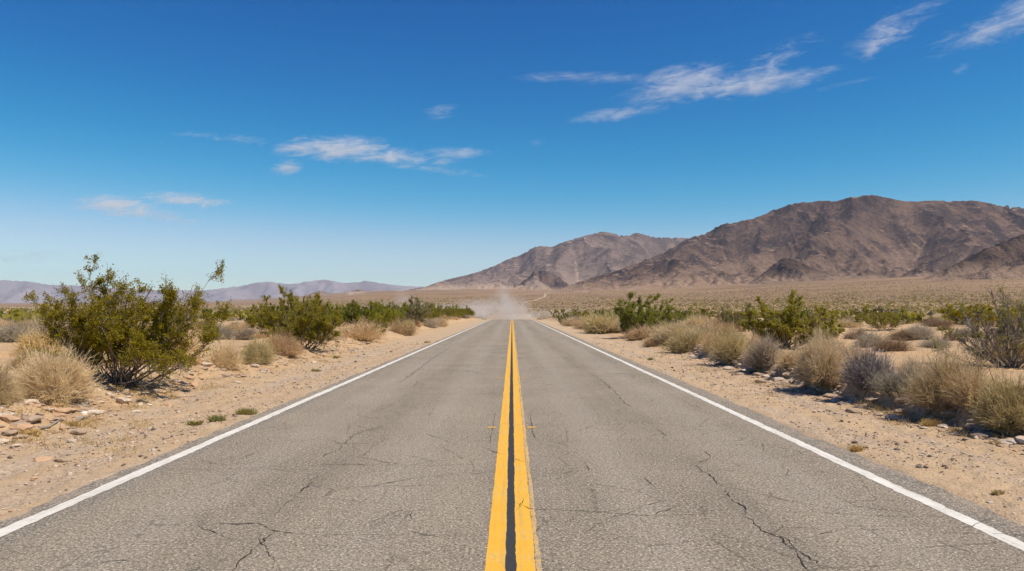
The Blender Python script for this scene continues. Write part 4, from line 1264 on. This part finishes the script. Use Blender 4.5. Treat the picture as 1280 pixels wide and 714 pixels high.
# mounds and green bushes over the flats
for side, nd, ng, lab_d, lab_g, grp_d, grp_g in (
        (-1, 110, 75, 'small dead mound scattered over the sand flat left of the road', 'green bush in the low dark belt before the pale plain, left', 'dead mounds on the left flat', 'green belt on the left flat'),
        (1, 190, 150, 'small dead mound scattered over the sand flat right of the road', 'green bush in the loose belt at the foot of the right plain', 'dead mounds on the right flat', 'green belt on the right flat')):
    n = tries = 0
    while n < nd and tries < 9000:
        tries += 1
        yy = float(np.exp(prng.uniform(math.log(24), math.log(120)))); t_ = float(prng.uniform(.05, .72)) * side
        xx = t_ * yy
        r_ = float(prng.uniform(.35, .95))
        if abs(xx) < 9.5 or not free(xx, yy, r_, 1.0): continue
        bush_lo('dead_mound', lab_d, 'bush', 'dome' if yy < 60 else 'dome_lo', int(prng.integers(0, 3)), xx, yy, r_, r_ * float(prng.uniform(.7, 1.1)), ['tan', 'grey', 'brown', 'brown', 'straw'][int(prng.integers(0, 5))], 'dark_bark', grp_d)  # small mounds of dead brush, same dome plants as the dry bushes
        n += 1
    n = tries = 0
    while n < ng and tries < 9000:
        tries += 1
        yy = float(np.exp(prng.uniform(math.log(52 if side > 0 else 75), math.log(330)))); t_ = float(prng.uniform(.06, .72)) * side
        xx = t_ * yy
        r_ = float(prng.uniform(1.1, 2.1))
        if abs(xx) < 12 or not free(xx, yy, r_, .8): continue
        bush_lo('creosote_bush', lab_g, 'bush', 'creo_lo', int(prng.integers(0, 3)), xx, yy, r_ * 1.15, r_ * float(prng.uniform(.75, 1.1)), ['creosote', 'creosote', 'dark_green', 'grey_green'][int(prng.integers(0, 4))], 'bark', grp_g)
        n += 1

# uncountable scrub on the plain
def build_scrub():
    rng = np.random.default_rng(8)
    sets = []
    N = 84000
    t = rng.uniform(-.75, .80, N); r = np.exp(rng.uniform(math.log(80), math.log(3800), N))
    y = r / np.sqrt(1 + t * t); x = t * y
    keep = (np.abs(x) > 13) & ~((np.abs(x) < 40) & (y < 200))
    cl = fbm(x * .012, y * .006, 3, 55)
    keep &= (cl + rng.normal(0, .35, N)) > -.25
    x, y, r, t = x[keep], y[keep], r[keep], t[keep]
    N = len(x)
    z = ground_z(x, y, False)
    rad = rng.uniform(.45, 1.3, N) * (1 + r / 2600); hh = rad * rng.uniform(.7, 1.15, N)
    K_ = 11
    a = rng.uniform(0, 6.283, (N, K_)); ce = rng.uniform(0, 1, (N, K_)); se = np.sqrt(1 - ce ** 2)
    q = rng.uniform(.55, 1, (N, K_))
    C = np.stack([x[:, None] + rad[:, None] * se * np.cos(a) * q, y[:, None] + rad[:, None] * se * np.sin(a) * q, z[:, None] + hh[:, None] * ce * q], -1).reshape(-1, 3)
    sz = np.repeat(rad * .62, K_)
    V, Q = leaves(C, sz * rng.uniform(.8, 1.3, len(C)), sz * rng.uniform(.6, 1.1, len(C)), rng)
    green = (rng.random(N) < np.clip(.66 - .00016 * r - .10 * (t > 0), .15, 1))
    pal = np.where(green, np.where(rng.random(N) < .8, 0, 1), np.where(rng.random(N) < .35, 2, np.where(rng.random(N) < .35, 3, 4)))
    me = make_mesh('scrub', V, [Q], [M['creosote'], M['grey_green'], M['tan'], M['straw'], M['brown']], False, np.repeat(pal, K_))
    tag(link('scrub', me), 'countless low shrubs speckling the desert plain up to the mountains', kind='stuff')
build_scrub()

# ------------------------------------------------------------------ stones, clods, litter, weeds
def rock_verts(rng, flat=.6, rough=.22, sub=1):
    import bmesh
    bm = bmesh.new()
    bmesh.ops.create_icosphere(bm, subdivisions=sub, radius=1)
    v = np.array([p.co[:] for p in bm.verts]); f = np.array([[q.index for q in p.verts] for p in bm.faces])
    bm.free()
    n = rng.normal(size=(5, 3)); n /= np.linalg.norm(n, axis=1, keepdims=True)
    for d in n:                       # a few cleaved faces
        h = rng.uniform(.45, .85)
        s = v @ d
        v = v - np.where(s > h, s - h, 0)[:, None] * d
    v = v * (1 + rng.normal(0, rough * .35, (len(v), 1)))
    v[:, 2] *= flat
    return v, f

ROCKV = [rock_verts(np.random.default_rng(900 + i), fl, .2, 2) for i, fl in enumerate((.55, .4, .7, .5, .35, .6))]
ROCKT = [rock_verts(np.random.default_rng(950 + i), fl, .3, 1) for i, fl in enumerate((.6, .5, .75, .55))]

def scatter(name, n, sampler, size, mats, seed, label, protos=ROCKT, flatten=1.0):
    rng = np.random.default_rng(seed)
    X, Y = sampler(rng, n)
    n = len(X)
    Z = ground_z(X, Y)
    sz = size(rng, n, Y)
    mb_v, mb_f, mi, off = [], [], [], 0
    pid = rng.integers(0, len(protos), n); rot = rng.uniform(0, 6.283, n); asp = rng.uniform(.6, 1.0, n)
    mid = rng.integers(0, len(mats), n)
    for p, (pv, pf) in enumerate(protos):
        k = np.nonzero(pid == p)[0]
        c, s = np.cos(rot[k]), np.sin(rot[k])
        vx = pv[None, :, 0] * sz[k, None]; vy = pv[None, :, 1] * (sz * asp)[k, None]; vz = pv[None, :, 2] * sz[k, None] * flatten
        v = np.stack([X[k, None] + vx * c[:, None] - vy * s[:, None], Y[k, None] + vx * s[:, None] + vy * c[:, None], Z[k, None] + vz + sz[k, None] * .12], -1)
        mb_v.append(v.reshape(-1, 3))
        f = (pf[None] + (np.arange(len(k)) * len(pv))[:, None, None]).reshape(-1, 3) + off
        mb_f.append(f); mi.append(np.repeat(mid[k], len(pf)))
        off += len(k) * len(pv)
    me = make_mesh(name, np.concatenate(mb_v), [np.concatenate(mb_f)], [M[m] for m in mats], False, np.concatenate(mi))
    tag(link(name, me), label, kind='stuff')

def samp_shoulder(rng, n):
    y = np.exp(rng.uniform(math.log(3.8), math.log(42), n))
    side = np.where(rng.random(n) < .5, -1, 1)
    o = rng.beta(1.1, 1.3, n) * 3.2
    x = side * (3.98 + o)
    cl = fbm(x * .7, y * .35, 3, 66) + rng.normal(0, .35, n)
    k = cl > -.12
    return x[k], y[k]
scatter('gravel', 26000, samp_shoulder, lambda r, n, y: np.clip(r.lognormal(math.log(.0105), .55, n), .004, .05) * (1 + y * .012), ['stone', 'dark_stone', 'stone', 'tan_stone', 'clod'], 1, 'loose gravel on the sandy shoulders')
def samp_lip(rng, n):
    y = np.exp(rng.uniform(math.log(7), math.log(44), n))
    x = bank_r(y) + rng.normal(-.02, .16, n) - np.abs(rng.normal(0, .25, n)) * (rng.random(n) < .4)
    return x, y
scatter('rubble', 2600, samp_lip, lambda r, n, y: np.clip(r.lognormal(math.log(.038), .65, n), .01, .17), ['clod', 'clod', 'clod', 'stone'], 2, 'broken soil crust along the eroded right bank', ROCKV, .8)
def samp_left(rng, n):
    y = np.exp(rng.uniform(math.log(7), math.log(44), n))
    x = -(bank_l(y) + rng.normal(.2, .55, n))
    return x, y
scatter('rubble', 3200, samp_left, lambda r, n, y: np.clip(r.lognormal(math.log(.030), .75, n), .006, .16), ['clod', 'clod', 'stone', 'tan_stone'], 3, 'crumbled soil on the slope of the left bank', ROCKV, .8)

def build_litter():
    rng = np.random.default_rng(61)
    c, n = [], 0
    for hx, hy, hr in HEROES:
        if hy > 45: continue
        k = int(170 * min(hr, 1.6))
        a = rng.uniform(0, 6.283, k); q = hr * rng.uniform(.15, 1.25, k)
        c.append(np.stack([hx + q * np.cos(a), hy + q * np.sin(a)], 1))
    c = np.concatenate(c); N = len(c)
    a = rng.uniform(0, 6.283, N); L = rng.uniform(.04, .22, N) / 2
    d = np.stack([np.cos(a), np.sin(a)], 1) * L[:, None]
    e0, e1 = c - d, c + d
    lift = rng.uniform(.006, .03, N)
    P_ = np.stack([np.stack([e[:, 0], e[:, 1], ground_z(e[:, 0], e[:, 1]) + lift], 1) for e in (e0, c + rng.normal(0, .012, c.shape), e1)], 1)
    V, Q_ = ribbons(P_, .007 * np.array([1, .9, .5])[None] * rng.uniform(.6, 1.6, (N, 1)), rng)
    mi = np.repeat(rng.integers(0, 3, N), 2)
    tag(link('litter', make_mesh('litter', V, [Q_], [M['dark_bark'], M['pale_bark'], M['tan']], False, mi)), 'dead twigs littering the sand around the bushes', kind='stuff')
    # golden annual grass, withered, on the banks and shoulders
    T = 420
    y = np.exp(rng.uniform(math.log(6.5), math.log(40), T)); sd_ = np.where(rng.random(T) < .62, 1, -1)
    x = np.where(sd_ > 0, bank_r(y) + rng.normal(.35, .9, T), -(bank_l(y) + rng.normal(.0, .8, T)))
    keep = (np.abs(x) > 4.3) & (fbm(x * .5, y * .3, 2, 97) > -.05)
    x, y = x[keep], y[keep]; B = 46
    bx = np.repeat(x, B) + rng.normal(0, .10, len(x) * B); by = np.repeat(y, B) + rng.normal(0, .10, len(x) * B)
    b = np.stack([bx, by, ground_z(bx, by) - .005], 1)
    e = b + np.stack([rng.normal(0, .05, len(b)), rng.normal(0, .05, len(b)), rng.uniform(.03, .13, len(b))], 1)
    V, Q_ = ribbons(quad_path(b, (b + e) / 2 + np.array([0, 0, .02]), e, 3), .006 * np.array([1, .8, .3])[None] * np.ones((len(b), 1)), rng)
    tag(link('dry_grass', make_mesh('dry_grass', V, [Q_], [M['dry_grass']])), 'withered golden grass sprinkled along both banks', kind='stuff')
build_litter()

def stone(px, py, wpx, label, mat, i, flat=1.0, asp=.7, group='loose stones on the banks', rz=0., name='stone'):
    x, y, z = at(px, py)
    r = wpx * y / FPX / 2
    pv, pf = ROCKV[i % len(ROCKV)]
    me = make_mesh('stone', pv * np.array([r, r * asp, r * flat]), [pf], [M[mat]])
    o = link(name, me, None, (x, y, z + r * .12))
    o.rotation_euler = (0, .05, rz)
    tag(o, label, 'stone', group)
stone(10, 529, 26, 'large tan orange stone at the left edge below the straw bushes', 'tan_stone', 2, .8, .8)
stone(105, 519, 11, 'bright white stone at the foot of the left bank', 'pale_stone', 0, .9)
stone(78, 501, 12, 'white stone at the right foot of the wide straw bush', 'pale_stone', 3, .8)
stone(126, 489, 9, 'white stone before the stems of the large olive bush', 'pale_stone', 5, .8)
stone(119, 490, 7, 'smaller pale stone touching the white stone before the olive bush', 'stone', 1, .8)
stone(12, 514, 9, 'pale grey stone above the large tan stone at the left edge', 'stone', 4, .8)
stone(42, 523, 9, 'flat whitish stone right of the large tan stone', 'pale_stone', 1, .5)
stone(186, 508, 8, 'pale stone at the shoulder edge right of a brown stick', 'pale_stone', 2, .7)
stone(99, 498, 13, 'flat tan slab right of the wide straw bush', 'tan_stone', 4, .35, .6)
stone(112, 502, 13, 'flat tan slab with a shaded under edge on the left bank', 'tan_stone', 1, .35, .5)
stone(139, 495, 9, 'small angular tan stone below the large olive bush', 'stone', 3, .6)
stone(187, 483, 15, 'orange tan stone under the right side of the large olive bush', 'tan_stone', 0, .7)
stone(159, 502, 5, 'small white pebble on the shaded left bank', 'pale_stone', 3, .8)
stone(163, 489, 5, 'small white stone under the large olive bush', 'pale_stone', 0, .8)
stone(916, 446, 22, 'pale yellow boulder on the right bank beneath the leaning bush', 'tan_stone', 2, .7, .8)
stone(904, 444, 12, 'brownish boulder beside the pale yellow one, right bank', 'clod', 0, .8)
stone(981, 462, 8, 'small white stone on the right bank under the grey twiggy dome', 'pale_stone', 5, .7)
stone(1032, 491, 10, 'pale flat stone on the sand below the golden straw bush', 'pale_stone', 1, .5)
stone(1236, 543, 12, 'flat white stone on the sand at the right below the bank', 'pale_stone', 4, .4, .6)
stone(1213, 542, 9, 'dark angular clod left of the flat white stone', 'dark_stone', 2, .9)
stone(1152, 517, 5, 'small pale stone below the open twiggy bush', 'pale_stone', 0, .7)
stone(1158, 483, 20, 'whitish slab on the bank behind the open twiggy bush', 'pale_stone', 1, .45)

def stick(pts, r, label, mat='pale_bark'):
    P = np.array([at(px, py) for px, py in pts]); P[:, 2] += r * 1.1
    s = np.linspace(0, len(P) - 1, 14)
    Q_ = np.stack([np.interp(s, np.arange(len(P)), P[:, i]) for i in range(3)], -1)
    Q_[:, 2] += .012 * np.abs(pn(s * 1.3, .4, 12)); Q_[:, 0] += .02 * pn(s * 1.1, .7, 14)
    V, F = tubes(Q_[None], (r * np.linspace(1, .55, 14))[None], 6)
    b0 = Q_.mean(0)
    o = link('stick', make_mesh('stick', V - b0, [F], [M[mat]], True), None, tuple(b0))
    tag(o, label, 'stick', 'dead sticks on the left bank')
stick([(48, 538), (60, 534), (70, 531), (76, 529)], .020, 'pale dead stick lying along the foot of the left bank')
stick([(92, 531), (102, 527), (112, 524)], .028, 'thick tan stick lying right of the pale one, left bank', 'pale_bark')
stick([(120, 515), (130, 514), (140, 513)], .014, 'thin pale stick beside white stones, left bank')
stick([(171, 505), (178, 507), (184, 508)], .03, 'reddish brown stick under the large olive bush', 'bark')

def tuft(px, py, wpx, hpx, label, mat, seed, n=260):
    x, y, z = at(px, py)
    k = y / FPX
    rng = np.random.default_rng(seed)
    w_, h_ = wpx * k / 2, hpx * k
    a = rng.uniform(0, 6.283, n); q = np.sqrt(rng.uniform(0, 1, n))
    b = np.stack([w_ * .8 * q * np.cos(a), w_ * .35 * q * np.sin(a), np.full(n, -.01)], 1)
    e = b + np.stack([rng.normal(0, .45 * h_, n), rng.normal(0, .45 * h_, n), h_ * rng.uniform(.4, 1.1, n)], 1)
    c = (b + e) / 2 + np.array([0, 0, .2 * h_])
    V, Q_ = ribbons(quad_path(b, c, e, 4), .007 * np.array([1, 1, .7, .2])[None] * np.ones((n, 1)), rng)
    o = link('grass_tuft', make_mesh('grass_tuft', V, [Q_], [M[mat]]), None, (x, y, z))
    tag(o, label, 'grass tuft', 'grass tufts on the shoulders')
tuft(245, 531, 26, 7, 'flat yellow green grass tuft at the left edge of the asphalt, nearest', 'green_grass', 1, 300)
tuft(271, 526, 24, 9, 'taller green grass tuft at the left edge of the asphalt, middle one', 'green_grass', 2, 320)
tuft(308, 519, 30, 9, 'green grass tuft at the left edge of the asphalt, farthest of three', 'green_grass', 3, 320)
tuft(420, 448, 8, 4, 'tiny bright green weed on the left shoulder sand', 'green_grass', 4, 120)
tuft(35, 545, 40, 7, 'flat yellow weed at the foot of the left bank', 'dry_grass', 5, 420)
tuft(88, 531, 26, 7, 'small yellow weed around the thick tan stick', 'dry_grass', 6, 260)
tuft(395, 464, 14, 4, 'low green weed near the asphalt edge, left shoulder', 'green_grass', 7, 160)
tuft(534, 429, 10, 3, 'faint green weed on the far left shoulder', 'green_grass', 8, 100)
tuft(813, 450, 8, 5, 'small green weed on the right shoulder sand', 'green_grass', 9, 140)
tuft(1166, 533, 34, 10, 'pale yellow grass patch on the sand below the open twiggy bush', 'dry_grass', 10, 300)
tuft(1193, 541, 16, 6, 'thin yellow grass right of the pale yellow patch', 'dry_grass', 11, 140)
tuft(1243, 556, 14, 6, 'thin yellow grass below the flat white stone', 'dry_grass', 12, 140)
tuft(1070, 566, 16, 9, 'yellow grass clump at the right edge of the asphalt, left one', 'dry_grass', 13, 220)
tuft(1246, 618, 12, 7, 'brown grass clump on the gravel at the right', 'dry_grass', 14, 160)
tuft(1122, 592, 14, 5, 'thin yellow grass at the right edge of the asphalt, right one', 'dry_grass', 15, 140)
tuft(908, 424, 10, 5, 'small fresh green weed behind the bank at the right', 'green_grass', 16, 120)

# ------------------------------------------------------------------ dust, clouds, haze
def ellipsoid_union(name, blobs, grow, voxel):
    """closed hull round a set of ellipsoids (cx, cy, cz, rx, ry, rz, angle about local y)"""
    mb = MB()
    import bmesh
    bm = bmesh.new(); bmesh.ops.create_icosphere(bm, subdivisions=3, radius=1)
    v = np.array([p.co[:] for p in bm.verts]); f = np.array([[q.index for q in p.verts] for p in bm.faces]); bm.free()
    for (cx, cy, cz, rx, ry, rz, an) in blobs:
        u = v * np.array([rx, ry, rz]) * grow
        c, s = math.cos(an), math.sin(an)
        u = np.stack([u[:, 0] * c - u[:, 2] * s + cx, u[:, 1] + cy, u[:, 0] * s + u[:, 2] * c + cz], 1)
        mb.add(u, [f])
    me = mb.mesh(name, [])
    o = link(name, me)
    if len(blobs) > 1:
        md = o.modifiers.new('union', 'REMESH'); md.mode = 'VOXEL'; md.voxel_size = voxel
    return o

def blob_field(m, P, blobs):
    """largest of 1-q over the ellipsoids, clamped to 0..1, each with its own strength"""
    acc = None
    for (cx, cy, cz, rx, ry, rz, an, st) in blobs:
        nd = m.n('ShaderNodeMapping', vector_type='TEXTURE')
        m.put(nd.inputs[0], P)
        nd.inputs['Location'].default_value = (cx, cy, cz)
        nd.inputs['Rotation'].default_value = (0, -an, 0)
        nd.inputs['Scale'].default_value = (rx, ry, rz)
        ln = m.n('ShaderNodeVectorMath', operation='LENGTH')
        m.t.links.new(nd.outputs[0], ln.inputs[0])
        v = m.math('MULTIPLY', m.rng(ln.outputs['Value'], 1.0, .0, 0, 1), st)
        acc = v if acc is None else m.math('MAXIMUM', acc, v)
    return acc

def volume(m, dens, col, aniso=.3):
    pv = m.n('ShaderNodeVolumePrincipled')
    pv.inputs['Color'].default_value = (*col, 1)
    pv.inputs['Anisotropy'].default_value = aniso
    m.put(pv.inputs['Density'], dens)
    m.t.links.new(pv.outputs[0], m.out.inputs['Volume'])
    return m.mat

def build_dust():
    yy = 178.0; k = yy / FPX; z0 = float(road_z(yy))
    W = lambda px, py: ((px - CX) * k, (400 - py) * k)
    bl = []
    for px, py, rx, ry, an, st in ((637, 395, 34, 12, 0, 1.0), (636, 384, 26, 22, .1, .9), (630, 372, 18, 20, .2, .65), (622, 378, 24, 16, 0, .5), (652, 384, 18, 18, -.1, .7), (660, 393, 26, 9, 0, .6), (602, 392, 40, 11, 0, .65)):
        x, z = W(px, py)
        bl.append((x, 0, z, rx * k, 4.0, ry * k, an, st))
    o = ellipsoid_union('dust_plume', [b[:7] for b in bl], 1.0, .35)
    o.location = (0, yy, z0 - .3)
    m = NT('dust_plume_air'); P = m.coord()
    f = blob_field(m, P, bl)
    n = m.noise(P, .42, 5, .62)
    d = m.math('MULTIPLY', m.rng(m.math('ADD', f, m.math('MULTIPLY', m.math('SUBTRACT', n, .5), .7)), .02, .95, 0, 1, True), .30)
    o.data.materials.append(volume(m, d, (1.0, .975, .94)))
    m.mat.cycles.volume_step_rate = .5
    tag(o, 'pale dust plume rising from the road where it meets the horizon', 'dust plume')
    yy = 330.0; k = yy / FPX
    bl = []
    for px, py, rx, ry, st in ((560, 388, 80, 14, .9), (500, 388, 90, 18, .7), (430, 390, 90, 12, .45), (600, 384, 50, 16, .9), (690, 390, 60, 12, .4), (505, 374, 22, 16, .5)):
        x, z = (px - CX) * k, (402 - py) * k
        bl.append((x, 0, z, rx * k, 22.0, ry * k, 0, st))
    o = ellipsoid_union('dust', [b[:7] for b in bl], 1.0, 1.2)
    o.location = (0, yy, gz(-30, yy) - .5)
    m = NT('drifting_dust_air'); P = m.coord()
    f = blob_field(m, P, bl)
    n = m.noise(m.mapping(P, (.7, .7, 1.3)), .10, 4, .6)
    d = m.math('MULTIPLY', m.rng(m.math('ADD', f, m.math('MULTIPLY', m.math('SUBTRACT', n, .5), .8)), .02, .95, 0, 1, True), .060)
    o.data.materials.append(volume(m, d, (1.0, .96, .92)))
    tag(o, 'thin dust drifting left of the plume over the plain', kind='stuff')
build_dust()

def cloud(label, D, blobs, seed, dens=1.0, shear=.07, fine=1.0):
    """a wisp of ice cloud: blobs in photograph pixels (px, py, rx, ry, angle deg, strength)"""
    cx = sum(b[0] for b in blobs) / len(blobs); cy = sum(b[1] for b in blobs) / len(blobs)
    t = (cx - CX) / FPX; s = float(row_slope(cy))
    d = Vector((t, 1, s)).normalized()
    k = D / FPX * math.sqrt(1 + t * t)
    side = Vector((1, -t, 0)).normalized()
    up = side.cross(d).normalized()
    from mathutils import Matrix
    mt = Matrix((side, d, up)).transposed().to_4x4()
    bl = []
    for px, py, rx, ry, an, st in blobs:
        bl.append(((px - cx) * k, 0, (cy - py) * k, rx * k, 2.2 * ry * k + 60, ry * k, -R(an), st))
    o = ellipsoid_union('cirrus_cloud', [b[:7] for b in bl], 1.0, max(2.2 * k, 12))
    mt.translation = d * D
    o.matrix_world = mt
    m = NT('cloud_ice'); P = m.coord()
    f = blob_field(m, P, bl)
    sc = 1 / (D / FPX)                       # per photograph pixel
    Pw = m.mapping(P, (sc, sc * .10, sc), (seed * 7.7, 0, seed * 3.1), (0, shear, 0))
    nA = m.noise(m.mapping(Pw, (.020 * fine, .03, .070 * fine)), 1.0, 9, .70, 1.1)
    nB = m.noise(m.mapping(Pw, (.06, .05, .16)), 1.0, 7, .68, .5)
    v = m.math('ADD', f, m.math('MULTIPLY', m.math('SUBTRACT', nA, .5), 1.7))
    v = m.math('ADD', v, m.math('MULTIPLY', m.math('SUBTRACT', nB, .5), .8))
    v = m.math('MULTIPLY', m.rng(v, .08, 1.5, 0, 1, True), m.rng(f, 0, .30, 0, 1, True))
    dd = m.math('MULTIPLY', v, dens * 1.9 / (4.4 * 12 * D / FPX))
    o.data.materials.append(volume(m, dd, (1, 1, 1), .2))
    m.mat.cycles.volume_step_rate = .7
    tag(o, label, 'cloud', 'thin white clouds')
cloud('largest cloud, a broad feathery streak above the tall right mountains', 16000, [(865, 100, 80, 26, -4, 1.0), (925, 108, 95, 21, -3, .95), (790, 131, 90, 12, -5, 1.0), (750, 88, 110, 11, 4, .75), (985, 105, 48, 15, -8, .8), (960, 82, 85, 18, -20, .6), (830, 116, 80, 22, -3, .5), (1005, 101, 42, 9, -8, .6)], 1, .72)
cloud('ragged cloud slanting upward near the top right, detached from the broad streak', 15000, [(1116, 38, 52, 22, -22, .72), (1104, 50, 26, 16, -30, .6), (1140, 24, 48, 13, -10, .6)], 2, .75)
cloud('feathery cloud cut by the right edge of the photo', 15000, [(1255, 38, 72, 18, -11, .85), (1290, 30, 70, 24, -8, .8), (1225, 69, 11, 7, -30, .5)], 3, .7)
cloud('thin short streak just right of the broad feathery cloud', 16000, [(1060, 104, 46, 5, -9, .7)], 4, .8)
cloud('long flat white cloud with a trailing tail, centre left of the sky', 19000, [(425, 188, 100, 21, 0, 1.0), (480, 192, 110, 14, 3, .85), (557, 187, 60, 10, -2, .85), (540, 208, 95, 8, 5, .6), (366, 210, 26, 13, -12, .85), (300, 180, 90, 8, 4, .55)], 5, 1.4)
cloud('small white wisp above the long flat cloud', 17000, [(548, 140, 34, 13, -14, .75)], 6, .8)
cloud('small oval white cloud low at left, left one of a close pair', 25000, [(143, 257, 52, 14, 0, 1.0)], 7, 2.3)
cloud('thin flat white streak, right one of a close pair at left', 25000, [(232, 250, 66, 11, 1, .95)], 8, 2.1)
cloud('faint small wisp below the close pair of clouds at left', 25000, [(208, 271, 50, 9, 6, .8)], 9, 1.6)
cloud('tiny faint puff above the middle of the road', 17000, [(672, 180, 22, 8, -10, .5)], 10, .6)
cloud('very faint streak lowest of the clouds at far left', 27000, [(70, 281, 48, 5, 0, .55)], 11, .6)
cloud('pale smudge of cloud just over the left horizon', 40000, [(38, 322, 70, 16, 0, .5)], 12, .5)

def build_haze():
    import bmesh
    bm = bmesh.new()
    bmesh.ops.create_cube(bm, size=1)
    me = bpy.data.meshes.new('haze'); bm.to_mesh(me); bm.free()
    zb, zt = -60, 1850
    o = link('haze', me, None, (0, 0, (zb + zt) / 2))
    o.scale = (84000, 84000, zt - zb)
    m = NT('desert_air')
    o.data.materials.append(volume(m, 1.35e-5, (.55, .73, 1.0), .1))
    tag(o, kind='stuff')
build_haze()
